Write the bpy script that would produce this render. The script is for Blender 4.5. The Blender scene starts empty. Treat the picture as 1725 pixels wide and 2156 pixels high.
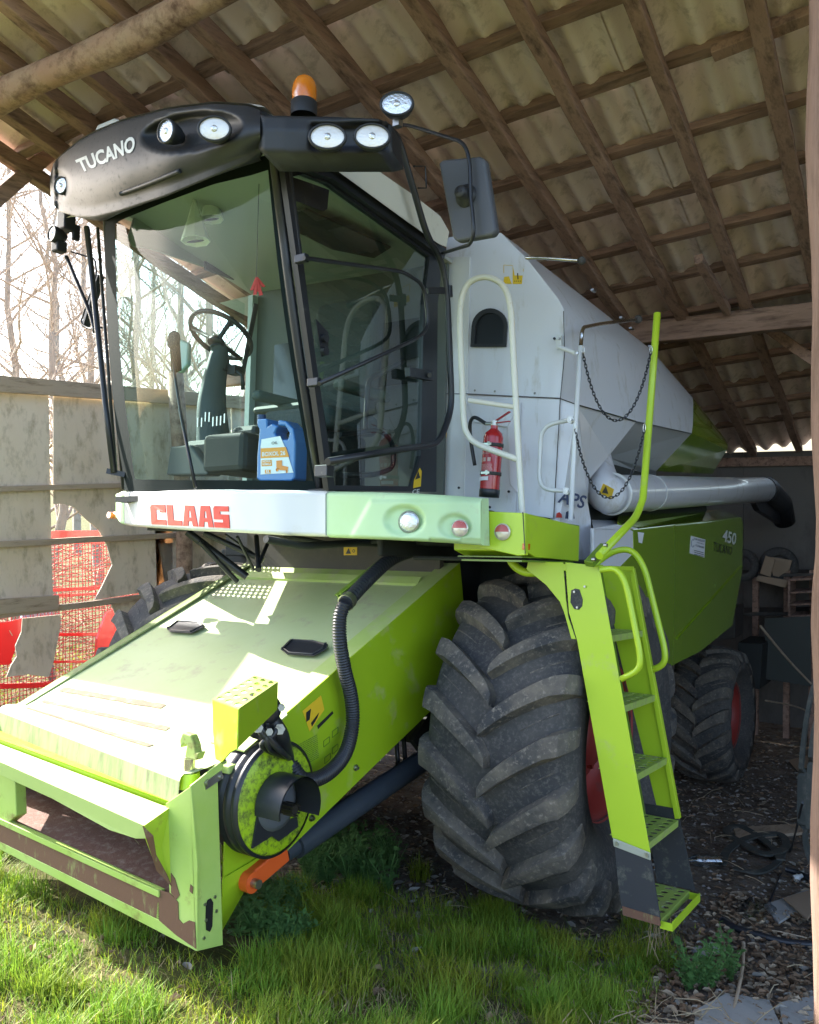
import bpy, math, random
from mathutils import Vector, Matrix
random.seed(7)
D = bpy.data
# ------------------------------------------------------------------ camera, sky, sun, exposure
F = 1808.0
def camrot(yaw, pitch, roll):
    yaw, pitch, roll = map(math.radians, (yaw, pitch, roll))
    cy, sy = math.cos(yaw), math.sin(yaw)
    f = Vector((sy*math.cos(pitch), cy*math.cos(pitch), math.sin(pitch)))
    r = Vector((cy, -sy, 0)); u = r.cross(f)
    r2 = r*math.cos(roll)+u*math.sin(roll); u2 = -r*math.sin(roll)+u*math.cos(roll)
    return Matrix((r2, u2, f)).transposed()
CM = camrot(-34.4225, 3.3117, 1.2348)            # the camera in the machine's own axes
CAMM = Vector((3.2773, -4.1449, 1.7358))
CW = camrot(-34.4225, -2.6, -.8)                 # the camera in level world axes
ROT = CW @ CM.transposed()                       # the machine stands on sloping ground, nose up
CAMW = ROT @ CAMM
MM = ROT.to_4x4()
scene = bpy.context.scene
cam = D.cameras.new('camera'); camo = D.objects.new('camera', cam); scene.collection.objects.link(camo)
cam.sensor_fit = 'VERTICAL'; cam.sensor_height = 24; cam.lens = 24*F/2156.0
cam.clip_start = .05; cam.clip_end = 2000
camo.matrix_world = Matrix.Translation(CAMW) @ (CW @ Matrix(((1,0,0),(0,1,0),(0,0,-1)))).to_4x4()
scene.camera = camo
SUN_TRAVEL = Vector((.82, -.02, -.56)).normalized()
w = D.worlds.new('World'); scene.world = w; w.use_nodes = True
nt = w.node_tree; bg = nt.nodes['Background']
sky = nt.nodes.new('ShaderNodeTexSky'); sky.sky_type = 'NISHITA'; sky.sun_disc = False
tos = -SUN_TRAVEL
sky.sun_elevation = math.asin(tos.z); sky.sun_rotation = math.atan2(tos.x, tos.y)
sky.dust_density = 2.5; sky.air_density = 1.0
nt.links.new(sky.outputs[0], bg.inputs[0]); bg.inputs[1].default_value = .15
sl = D.lights.new('sun', 'SUN'); sl.energy = 4.7; sl.angle = math.radians(.5); sl.color = (1, .95, .86)
so = D.objects.new('sun', sl); scene.collection.objects.link(so)
so.rotation_euler = SUN_TRAVEL.to_track_quat('-Z', 'Y').to_euler()
scene.view_settings.view_transform = 'Standard'; scene.view_settings.look = 'None'
scene.view_settings.exposure = 2.3; scene.view_settings.gamma = 1
scene.render.engine = 'CYCLES'
try:
    scene.cycles.max_bounces = 10; scene.cycles.diffuse_bounces = 5; scene.cycles.transparent_max_bounces = 16
    scene.cycles.sample_clamp_indirect = 8
except Exception: pass

# ------------------------------------------------------------------ back-projection onto real planes
AX = {'U': 0, 'V': 1, 'Z': 2}
def _ray(px, py): return Vector(((px-862.5)/F, -(py-1078)/F, 1.0))
def at(px, py, **k):            # machine axes: U to its left side, V to its rear, Z up
    d = CM @ _ray(px, py); (n, v), = k.items(); i = AX[n]
    return CAMM + d*((v-CAMM[i])/d[i])
def aw(px, py, **k):            # level world axes
    d = CW @ _ray(px, py); (n, v), = k.items(); i = AX[n]
    return CAMW + d*((v-CAMW[i])/d[i])
def mpoly(pts, **k): return [at(x, y, **k) for x, y in pts]
def wpoly(pts, **k): return [aw(x, y, **k) for x, y in pts]

# ------------------------------------------------------------------ mesh builder
def fillet(pts, rad, n=5):
    pts = [Vector(p) for p in pts]; out = [pts[0]]
    for i in range(1, len(pts)-1):
        a, b, c = pts[i-1], pts[i], pts[i+1]
        r1 = min(rad, (a-b).length*.48); r2 = min(rad, (c-b).length*.48)
        p = b+(a-b).normalized()*r1; q = b+(c-b).normalized()*r2
        for k in range(n+1):
            t = k/n; out.append(p*(1-t)**2+b*2*t*(1-t)+q*t*t)
    out.append(pts[-1]); return out
def catmull(pts, n=8):
    P = [Vector(p) for p in pts]; P = [P[0]*2-P[1]]+P+[P[-1]*2-P[-2]]; out = []
    for i in range(1, len(P)-2):
        for k in range(n):
            t = k/n; a, b, c, d = P[i-1:i+3]
            out.append(.5*((2*b)+(c-a)*t+(2*a-5*b+4*c-d)*t*t+(3*b-a-3*c+d)*t**3))
    out.append(P[-2]); return out
def frame(d):
    d = d.normalized(); h = Vector((0,0,1)) if abs(d.z) < .9 else Vector((1,0,0))
    x = d.cross(h).normalized(); return x, x.cross(d).normalized(), d
class MB:
    def __init__(s): s.v = []; s.f = []; s.m = []; s.s = []; s.cur = 0; s.sm = False
    def add(s, vs, fs, smooth=None):
        o = len(s.v); s.v += [Vector(p) for p in vs]
        for f in fs:
            s.f.append([i+o for i in f]); s.m.append(s.cur); s.s.append(s.sm if smooth is None else smooth)
        return s
    def box(s, c, size, rot=None, taper=1.0):
        c = Vector(c); vs = []
        for z in (-.5, .5):
            k = taper if z > 0 else 1
            for x, y in ((-.5,-.5),(.5,-.5),(.5,.5),(-.5,.5)):
                p = Vector((x*size[0]*k, y*size[1]*k, z*size[2]))
                vs.append(c+(rot @ p if rot else p))
        return s.add(vs, [(0,3,2,1),(4,5,6,7),(0,1,5,4),(1,2,6,5),(2,3,7,6),(3,0,4,7)])
    def bb(s, a, b):
        a, b = Vector(a), Vector(b); return s.box((a+b)/2, [abs(b[i]-a[i]) for i in range(3)])
    def beam(s, a, b, wd, ht, up=Vector((0,0,1)), wob=0):
        a, b = Vector(a), Vector(b); d = (b-a).normalized(); x = d.cross(up).normalized(); y = x.cross(d)
        n = max(1, int((b-a).length/.25)) if wob else 1; vs = []; fs = []
        for i in range(n+1):
            c = a.lerp(b, i/n)
            if wob: c = c+x*random.uniform(-wob, wob)+y*random.uniform(-wob, wob)*.5
            k = 1+random.uniform(-wob, wob)*4
            vs += [c-x*wd/2*k-y*ht/2, c+x*wd/2*k-y*ht/2, c+x*wd/2*k+y*ht/2, c-x*wd/2*k+y*ht/2]
            if i:
                o = 4*(i-1)
                for j in range(4): fs.append((o+j, o+(j+1) % 4, o+4+(j+1) % 4, o+4+j))
        fs += [(3,2,1,0), tuple(4*n+j for j in range(4))]
        return s.add(vs, fs)
    def prism(s, pts, t):
        pts = [Vector(p) for p in pts]; t = Vector(t); n = len(pts)
        fs = [tuple(range(n)), tuple(range(2*n-1, n-1, -1))]
        fs += [(i, n+i, n+(i+1) % n, (i+1) % n) for i in range(n)]
        return s.add(pts+[p+t for p in pts], fs)
    def quad(s, pts): return s.add(pts, [tuple(range(len(pts)))])
    def tube(s, pts, r, seg=10, rad=0, caps=True, flat=1.0):
        if rad: pts = fillet(pts, rad)
        pts = [Vector(p) for p in pts]; n = len(pts); rr = r if callable(r) else (lambda i: r)
        vs = []; fs = []; x = None
        for i in range(n):
            d = (pts[min(i+1, n-1)]-pts[max(i-1, 0)]).normalized()
            if x is None: x, y, _ = frame(d)
            else:
                x = (x-d*x.dot(d)).normalized(); y = x.cross(d).normalized()
            for k in range(seg):
                a = 2*math.pi*k/seg; vs.append(pts[i]+(x*math.cos(a)+y*math.sin(a)*flat)*rr(i))
            if i:
                for k in range(seg):
                    o = (i-1)*seg; fs.append((o+k, o+(k+1) % seg, o+seg+(k+1) % seg, o+seg+k))
        s.add(vs, fs, True)
        if caps:
            o = len(s.v)-len(vs)
            for f in (tuple(range(seg)), tuple(range((n-1)*seg, n*seg))):
                s.f.append([i+o for i in f]); s.m.append(s.cur); s.s.append(False)
        return s
    def lathe(s, c, d, prof, seg=24, smooth=True, sx=1.0):
        c = Vector(c); x, y, d = frame(Vector(d)); vs = []; fs = []
        for r, h in prof:
            for k in range(seg):
                a = 2*math.pi*k/seg; vs.append(c+d*h+(x*math.cos(a)*sx+y*math.sin(a))*r)
        for i in range(len(prof)-1):
            for k in range(seg):
                o = i*seg; fs.append((o+k, o+(k+1) % seg, o+seg+(k+1) % seg, o+seg+k))
        return s.add(vs, fs, smooth)
    def cyl(s, a, b, r, seg=16, r2=None):
        a, b = Vector(a), Vector(b); L = (b-a).length; r2 = r if r2 is None else r2
        s.lathe(a, b-a, [(r, 0), (r2, L)], seg)
        s.lathe(a, b-a, [(0.0001, 0), (r, 0)], seg, False); return s.lathe(a, b-a, [(r2, L), (0.0001, L)], seg, False)
    def grid(s, P, smooth=True, close=False):
        R = len(P); C = len(P[0]); vs = [p for row in P for p in row]; fs = []
        for i in range(R-1):
            for j in range(C-1): fs.append((i*C+j, i*C+j+1, (i+1)*C+j+1, (i+1)*C+j))
        return s.add(vs, fs, smooth)
    def sphere(s, c, r, seg=12, sc=(1,1,1)):
        c = Vector(c); n = seg//2; P = []
        for i in range(n+1):
            t = math.pi*i/n
            P.append([c+Vector((math.sin(t)*math.cos(2*math.pi*j/seg)*r*sc[0], math.sin(t)*math.sin(2*math.pi*j/seg)*r*sc[1], math.cos(t)*r*sc[2])) for j in range(seg+1)])
        return s.grid(P)
    def perf(s, o, ex, ey, nx, ny, t, hole=.3):      # plate with real holes; o corner, ex/ey edge vectors
        o, ex, ey, t = map(Vector, (o, ex, ey, t)); A = 8
        for i in range(nx):
            for j in range(ny):
                cx, cy = (i+.5)/nx, (j+.5)/ny
                for k, off in ((0, Vector((0,0,0))), (1, t)):
                    cs = [o+ex*(i/nx)+ey*(j/ny), o+ex*((i+1)/nx)+ey*(j/ny), o+ex*((i+1)/nx)+ey*((j+1)/ny), o+ex*(i/nx)+ey*((j+1)/ny)]
                    hs = [o+ex*((i+.5+hole*math.cos(2*math.pi*a/A+math.pi*1.125))/nx)+ey*((j+.5+hole*math.sin(2*math.pi*a/A+math.pi*1.125))/ny) for a in range(A)]
                    fs = []
                    for q in range(4):
                        h0 = 2*q; fs.append((q, (q+1) % 4, 4+(h0+2) % 8, 4+(h0+1) % 8, 4+h0))
                    s.add([p+off for p in cs+hs], fs)
                    if k == 0: h1 = hs
                s.add([p for p in h1]+[p+t for p in h1], [(a, (a+1) % A, A+(a+1) % A, A+a) for a in range(A)])
        c = [o, o+ex, o+ex+ey, o+ey]
        return s.add(c+[p+t for p in c], [(i, (i+1) % 4, 4+(i+1) % 4, 4+i) for i in range(4)])
    def build(s, name, mats, parent=None, bevel=0, seg=2, label=None, smooth_angle=False):
        me = D.meshes.new(name); base = Vector((0,0,0))
        p = parent
        while p is not None:
            if p.name in BASE: base = BASE[p.name]; break
            p = p.parent
        me.from_pydata([v-base for v in s.v], [], s.f)
        if not isinstance(mats, (list, tuple)): mats = [mats]
        for m in mats: me.materials.append(m)
        me.polygons.foreach_set('material_index', [min(i, len(mats)-1) for i in s.m])
        me.polygons.foreach_set('use_smooth', s.s)
        me.validate(); me.update()
        o = D.objects.new(name, me); scene.collection.objects.link(o)
        if parent is not None: o.parent = parent
        if bevel:
            b = o.modifiers.new('bevel', 'BEVEL'); b.width = bevel; b.segments = seg; b.limit_method = 'ANGLE'; b.angle_limit = math.radians(35)
            b.harden_normals = False
        if label: o['label'] = label
        return o
BASE = {}
def thing(name, label, cat, base=(0,0,0), machine=False, group=None):
    o = D.objects.new(name, None); scene.collection.objects.link(o); o.empty_display_size = .1
    b = Vector(base)
    o.matrix_world = (MM @ Matrix.Translation(b)) if machine else Matrix.Translation(b)
    BASE[o.name] = b; o['label'] = label; o['category'] = cat
    if group: o['group'] = group
    return o
def tag(o, label, cat, group=None):
    o['label'] = label; o['category'] = cat
    if group: o['group'] = group
    return o
def solo(mb, name, mat, label, cat, base, machine=False, group=None, bevel=0):   # a one-mesh thing with its origin at its base
    b = Vector(base); BASE['~'] = b
    me = MB(); me.v = [v-b for v in mb.v]; me.f = mb.f; me.m = mb.m; me.s = mb.s
    o = me.build(name, mat, None, bevel)
    o.matrix_world = (MM @ Matrix.Translation(b)) if machine else Matrix.Translation(b)
    return tag(o, label, cat, group)

# ------------------------------------------------------------------ materials
def mat(name, col, rough=.5, metal=0, dust=None, dustamt=0, scale=6, bump=0, bscale=60, coat=0, spec=.5, col2=None, c2scale=3, grain=None, trans=0, emis=None):
    m = D.materials.new(name); m.use_nodes = True; n = m.node_tree; b = n.nodes['Principled BSDF']
    L = n.links.new
    b.inputs['Roughness'].default_value = rough; b.inputs['Metallic'].default_value = metal
    b.inputs['Base Color'].default_value = (*col, 1); b.inputs['Coat Weight'].default_value = coat
    b.inputs['Specular IOR Level'].default_value = spec
    if trans: b.inputs['Transmission Weight'].default_value = trans
    tc = n.nodes.new('ShaderNodeTexCoord'); cur = None
    mp = n.nodes.new('ShaderNodeMapping'); L(tc.outputs['Object'], mp.inputs[0])
    if grain: mp.inputs['Scale'].default_value = grain
    def noise(sc, det=6, ro=.6):
        x = n.nodes.new('ShaderNodeTexNoise'); x.inputs['Scale'].default_value = sc; x.inputs['Detail'].default_value = det
        x.inputs['Roughness'].default_value = ro; L(mp.outputs[0], x.inputs['Vector']); return x.outputs['Fac']
    def ramp(src, lo, hi):
        r = n.nodes.new('ShaderNodeMapRange'); r.inputs['From Min'].default_value = lo; r.inputs['From Max'].default_value = hi
        L(src, r.inputs['Value']); return r.outputs[0]
    def mix(a, bcol, fac):
        x = n.nodes.new('ShaderNodeMix'); x.data_type = 'RGBA'
        if isinstance(a, tuple): x.inputs[6].default_value = (*a, 1)
        else: L(a, x.inputs[6])
        x.inputs[7].default_value = (*bcol, 1); L(fac, x.inputs[0]); return x.outputs[2]
    c = tuple(col)
    if col2: c = mix(c, col2, ramp(noise(c2scale), .35, .65))
    if dust:
        c = mix(c, dust, ramp(noise(scale, 9, .7), .72-dustamt*.45, .80-dustamt*.2))
        r = ramp(noise(scale, 9, .7), .72-dustamt*.45, .80-dustamt*.2)
        mr = n.nodes.new('ShaderNodeMapRange'); mr.inputs['To Min'].default_value = rough; mr.inputs['To Max'].default_value = min(1, rough+.4)
        L(r, mr.inputs['Value']); L(mr.outputs[0], b.inputs['Roughness'])
    if not isinstance(c, tuple): L(c, b.inputs['Base Color'])
    if bump:
        bn = n.nodes.new('ShaderNodeBump'); bn.inputs['Strength'].default_value = bump; bn.inputs['Distance'].default_value = .01
        L(noise(bscale, 6), bn.inputs['Height']); L(bn.outputs[0], b.inputs['Normal'])
    return m
DUST = (.33, .30, .22)
lime = mat('lime_paint', (.41, .59, .025), .38, dust=(.40, .46, .14), dustamt=.25, scale=5, coat=.15, bump=.02, bscale=14)
limeT = mat('lime_dusty_top', (.42, .52, .20), .6, dust=(.42, .41, .28), dustamt=.45, scale=4, col2=(.34, .46, .12), bump=.05, bscale=40)
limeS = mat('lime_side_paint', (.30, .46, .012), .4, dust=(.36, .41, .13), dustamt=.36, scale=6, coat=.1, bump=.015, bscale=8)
limeW = mat('lime_worn_mouth', (.42, .56, .16), .5, dust=(.16, .065, .03), dustamt=.36, scale=4.5, col2=(.36, .52, .10), bump=.1, bscale=50)
mint = mat('faded_mint_plastic', (.46, .66, .34), .5, dust=(.45, .52, .32), dustamt=.3, scale=6, col2=(.50, .70, .42), bump=.02, bscale=20)
green = mat('green_panel_paint', (.17, .27, .014), .13, dust=(.22, .29, .06), dustamt=.12, scale=3, coat=.6, bump=.02, bscale=3)
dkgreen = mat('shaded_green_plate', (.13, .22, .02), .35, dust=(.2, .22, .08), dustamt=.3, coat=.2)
white = mat('white_paint', (.64, .65, .64), .3, dust=(.58, .57, .52), dustamt=.25, scale=4, coat=.3, bump=.015, bscale=6)
greyw = mat('grey_white_panel', (.67, .68, .72), .28, dust=(.50, .48, .44), dustamt=.36, scale=7, coat=.25, bump=.06, bscale=2.2, grain=(1.6, 1.6, .45))
cream = mat('cream_roof', (.72, .70, .60), .45, dust=(.5, .48, .38), dustamt=.3, scale=5)
ivory = mat('ivory_tube_paint', (.74, .72, .62), .4, dust=(.42, .32, .18), dustamt=.18, scale=14)
black = mat('black_plastic', (.020, .022, .026), .52, dust=(.045, .043, .040), dustamt=.35, scale=45, bump=.04, bscale=80)
blackm = mat('black_metal', (.018, .020, .025), .38, dust=(.10, .10, .09), dustamt=.25, scale=20)
blackf = mat('dark_interior', (.02, .024, .024), .7, bump=.1)
rubber = mat('tyre_rubber', (.04, .04, .042), .8, dust=(.13, .12, .108), dustamt=.5, scale=55, col2=(.075, .07, .065), c2scale=4, bump=.35, bscale=70, spec=.3)
rubdirt = mat('tyre_lug_dusty', (.05, .05, .052), .85, dust=(.27, .235, .195), dustamt=.42, scale=48, col2=(.15, .13, .105), c2scale=7, bump=.4, bscale=90, spec=.3)
flap = mat('rubber_flap', (.03, .032, .036), .7, dust=(.16, .16, .12), dustamt=.4, scale=10, bump=.1)
rimred = mat('rim_red', (.26, .028, .022), .5, dust=(.14, .06, .05), dustamt=.4, scale=8)
steel = mat('steel', (.45, .45, .43), .35, 1, dust=(.25, .22, .17), dustamt=.3, scale=30)
chrome = mat('chrome', (.6, .58, .52), .22, 1, dust=(.3, .25, .18), dustamt=.2, scale=40)
rust = mat('rusty_plate', (.17, .085, .06), .8, dust=(.28, .21, .18), dustamt=.5, scale=30, col2=(.13, .06, .045), c2scale=6, bump=.3, bscale=120)
ruststreak = mat('rust_streaks', (.15, .075, .045), .8, dust=(.30, .34, .12), dustamt=.33, scale=7, grain=(3, 3, .8), bump=.2, bscale=60)
orange = mat('orange_paint', (.68, .10, .015), .45)
orangel = mat('orange_lens', (.85, .24, .01), .2, trans=.3, coat=.4, bump=.15, bscale=100)
redlens = mat('red_lens', (.40, .06, .04), .25, coat=.5, bump=.2, bscale=150, dust=(.55, .42, .36), dustamt=.3, scale=40)
clrlens = mat('clear_lens', (.75, .70, .62), .12, coat=.8, bump=.25, bscale=110, metal=.35)
glasslens = mat('lamp_glass', (.80, .82, .84), .08, metal=.75, bump=.5, bscale=90)
claasred = mat('sign_red', (.52, .018, .004), .5)
navy = mat('navy_letter', (.03, .05, .12), .4)
letw = mat('pale_letter', (.62, .64, .62), .5)
letb = mat('black_letter', (.02, .02, .022), .4)
yel = mat('sticker_yellow', (.75, .50, .02), .5)
paper = mat('sticker_paper', (.72, .73, .76), .5)
printink = mat('sticker_ink', (.09, .10, .12), .6)
greenink = mat('decal_green_ink', (.10, .19, .02), .6)
redp = mat('red_enamel', (.42, .018, .022), .25, coat=.5, dust=(.4, .1, .08), dustamt=.1)
redcl = mat('red_fabric', (.60, .03, .035), .8)
hose = mat('hose_black', (.020, .022, .028), .4, dust=(.12, .11, .10), dustamt=.2, scale=10)
bluep = mat('blue_jug_plastic', (.01, .13, .42), .3, coat=.3)
ceil = mat('cab_lining', (.30, .33, .28), .9, bump=.1, bscale=200)
cabgrey = mat('cab_trim', (.10, .115, .105), .7)
seatm = mat('seat_fabric', (.07, .085, .085), .95, col2=(.10, .11, .11), c2scale=80, bump=.3, bscale=200)
wood = mat('aged_wood', (.28, .17, .125), .85, dust=(.10, .060, .045), dustamt=.6, scale=14, col2=(.38, .245, .185), c2scale=7, grain=(1.7, .2, 1.7), bump=.5, bscale=40)
postm = mat('post_wood', (.17, .105, .08), .85, dust=(.08, .05, .035), dustamt=.55, scale=10, col2=(.22, .145, .11), grain=(1.7, 1.7, .2), bump=.5, bscale=30)
woodx = mat('aged_batten', (.25, .155, .115), .85, dust=(.10, .060, .045), dustamt=.6, scale=14, col2=(.34, .22, .165), c2scale=7, grain=(.2, 1.7, 1.7), bump=.5, bscale=40)
woodlog = mat('peeling_log', (.34, .20, .135), .85, dust=(.11, .06, .038), dustamt=.6, scale=11, col2=(.36, .25, .17), c2scale=5, bump=.6, bscale=30)
woodgrey = mat('weathered_plank', (.40, .31, .22), .9, dust=(.20, .145, .09), dustamt=.45, scale=8, grain=(4, .5, 4), bump=.4, bscale=40)
cement = mat('cement_sheet', (.76, .63, .57), .9, dust=(.46, .37, .32), dustamt=.45, scale=9, col2=(.82, .71, .65), c2scale=2, bump=.25, bscale=90)
fencem = mat('fence_cement', (.66, .54, .41), .9, dust=(.36, .285, .195), dustamt=.5, scale=8, col2=(.74, .63, .52), c2scale=1.6, grain=(1, 1, .5), bump=.2, bscale=60)
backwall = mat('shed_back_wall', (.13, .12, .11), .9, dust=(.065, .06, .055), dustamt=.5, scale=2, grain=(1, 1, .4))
junk = mat('junk_dark', (.05, .045, .04), .8, dust=(.12, .10, .08), dustamt=.4, scale=8)
cardb = mat('cardboard', (.30, .22, .15), .9, dust=(.2, .15, .1), dustamt=.3)
concr = mat('grey_slab', (.32, .32, .31), .9, dust=(.2, .19, .17), dustamt=.4, scale=8, bump=.3)
bark = mat('bark', (.36, .31, .26), .95, dust=(.20, .165, .13), dustamt=.5, scale=5, bump=.3)
twig = mat('twigs', (.38, .31, .25), .95)
redwire = mat('red_wire', (.30, .008, .022), .5)
leafm = mat('weed_leaf', (.075, .17, .045), .6, col2=(.11, .22, .06), c2scale=30, spec=.3)
mirrorb = mat('mirror_back', (.075, .08, .092), .5, dust=(.16, .16, .15), dustamt=.25, scale=30)
darksteel = mat('dull_fitting', (.30, .30, .28), .4, .8, dust=(.08, .07, .06), dustamt=.4, scale=40)
seal = mat('black_seal', (.012, .018, .018), .9, spec=.05)
def glassmat(name, tint, refl=.10, graz=.35):
    m = D.materials.new(name); m.use_nodes = True; n = m.node_tree; n.nodes.clear(); L = n.links.new
    out = n.nodes.new('ShaderNodeOutputMaterial'); t = n.nodes.new('ShaderNodeBsdfTransparent'); t.inputs[0].default_value = (*tint, 1)
    g = n.nodes.new('ShaderNodeBsdfGlossy'); g.inputs['Roughness'].default_value = .02
    fr = n.nodes.new('ShaderNodeLayerWeight'); fr.inputs[0].default_value = .5; pw = n.nodes.new('ShaderNodeMath'); pw.operation = 'POWER'; pw.inputs[1].default_value = 4.0; L(fr.outputs['Facing'], pw.inputs[0])
    mu = n.nodes.new('ShaderNodeMath'); mu.operation = 'MULTIPLY_ADD'; mu.inputs[1].default_value = graz; mu.inputs[2].default_value = refl
    mx = n.nodes.new('ShaderNodeMixShader'); L(pw.outputs[0], mu.inputs[0]); L(mu.outputs[0], mx.inputs[0]); L(t.outputs[0], mx.inputs[1]); L(g.outputs[0], mx.inputs[2])
    # dried wash streaks and dust on the pane
    tc = n.nodes.new('ShaderNodeTexCoord'); mp = n.nodes.new('ShaderNodeMapping'); mp.inputs['Scale'].default_value = (1, 1, .12); L(tc.outputs['Object'], mp.inputs[0])
    no = n.nodes.new('ShaderNodeTexNoise'); no.inputs['Scale'].default_value = 22; no.inputs['Detail'].default_value = 8; L(mp.outputs[0], no.inputs['Vector'])
    rr = n.nodes.new('ShaderNodeMapRange'); rr.inputs['From Min'].default_value = .5; rr.inputs['From Max'].default_value = .75; rr.inputs['To Max'].default_value = .022; rr.inputs['To Min'].default_value = .004; L(no.outputs['Fac'], rr.inputs['Value'])
    di = n.nodes.new('ShaderNodeBsdfDiffuse'); di.inputs[0].default_value = (.45, .50, .46, 1)
    m2 = n.nodes.new('ShaderNodeMixShader'); L(rr.outputs[0], m2.inputs[0]); L(mx.outputs[0], m2.inputs[1]); L(di.outputs[0], m2.inputs[2])
    L(m2.outputs[0], out.inputs[0]); return m
wsglass = glassmat('windscreen_glass', (.80, .94, .92), .022, .14)
dglass = glassmat('door_glass', (.50, .62, .58), .12)
plglass = glassmat('clear_plastic_film', (.75, .80, .85), .25)

# ------------------------------------------------------------------ text and decals
def textmesh(txt, off=0.0, shear=0):
    c = D.curves.new('t', 'FONT'); c.body = txt; c.size = 1; c.offset = off; c.shear = shear; c.resolution_u = 3
    o = D.objects.new('t', c); scene.collection.objects.link(o)
    bpy.context.view_layer.update()
    me = D.meshes.new_from_object(o.evaluated_get(bpy.context.evaluated_depsgraph_get()))
    vs = [v.co.copy() for v in me.vertices]; fs = [tuple(p.vertices) for p in me.polygons]
    D.objects.remove(o); D.curves.remove(c); D.meshes.remove(me)
    x0 = min(v.x for v in vs); x1 = max(v.x for v in vs); y0 = min(v.y for v in vs); y1 = max(v.y for v in vs)
    return [((v.x-x0)/(x1-x0), (v.y-y0)/(y1-y0)) for v in vs], fs
def put_text(mb, txt, bl, br, tl, lift=Vector((0,0,0)), off=.02, shear=0):
    vs, fs = textmesh(txt, off, shear); bl, br, tl = Vector(bl), Vector(br), Vector(tl)
    mb.add([bl+(br-bl)*x+(tl-bl)*y+lift for x, y in vs], fs, False)
def lines_block(mb, bl, br, tl, n, lift, fill=.45, seed=1):
    r = random.Random(seed)
    for i in range(n):
        y0 = (i+.2)/n; y1 = y0+fill/n; x = 0
        while x < .97:
            wd = r.uniform(.04, .16); x1 = min(1, x+wd)
            P = [bl+(br-bl)*a+(tl-bl)*b+lift for a, b in ((x, y0), (x1, y0), (x1, y1), (x, y1))]
            mb.quad(P); x = x1+.02

# ------------------------------------------------------------------ ground
def interp(x, T):
    if x <= T[0][0]: return T[0][1]
    for (a, p), (b, q) in zip(T, T[1:]):
        if x <= b:
            t = (x-a)/(b-a); return p+(q-p)*t
    return T[-1][1]
GT = [(-60, .9), (-8, .72), (-4, .64), (-3, .57), (-1.7, .42), (-.8, .15), (0, .0), (1.2, -.14), (3.5, -.43), (6, -.55), (300, -.6)]
def wav(u, v): return .5*math.sin(1.7*u+.6*v)+.3*math.sin(3.1*v-1.3*u+1)+.2*math.sin(6.3*u+5.1*v+2)
def gz(u, v):
    z = (interp(v-.15, GT)+interp(v+.15, GT)+interp(v, GT))/3
    amp = .012 if v < 9 and abs(u) < 9 else .05
    return z+amp*wav(u, v)+.008*math.sin(17*u+3*v)*math.sin(14*v-5*u)
def spread(lo, hi, step, far, g=1.25):
    xs = []; x = lo
    while x < hi: xs.append(x); x += step
    st = step; x = hi
    while x < far: xs.append(x); st *= g; x += st
    xs.append(far); st = step; x = lo-step
    while x > -far: xs.insert(0, x); st *= g; x -= st
    xs.insert(0, -far); return xs
xs = spread(-4.2, 4.2, .07, 300); ys = spread(-4.2, 6.5, .07, 300)
mb = MB(); mb.grid([[Vector((x, y, gz(x, y))) for x in xs] for y in ys])
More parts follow.
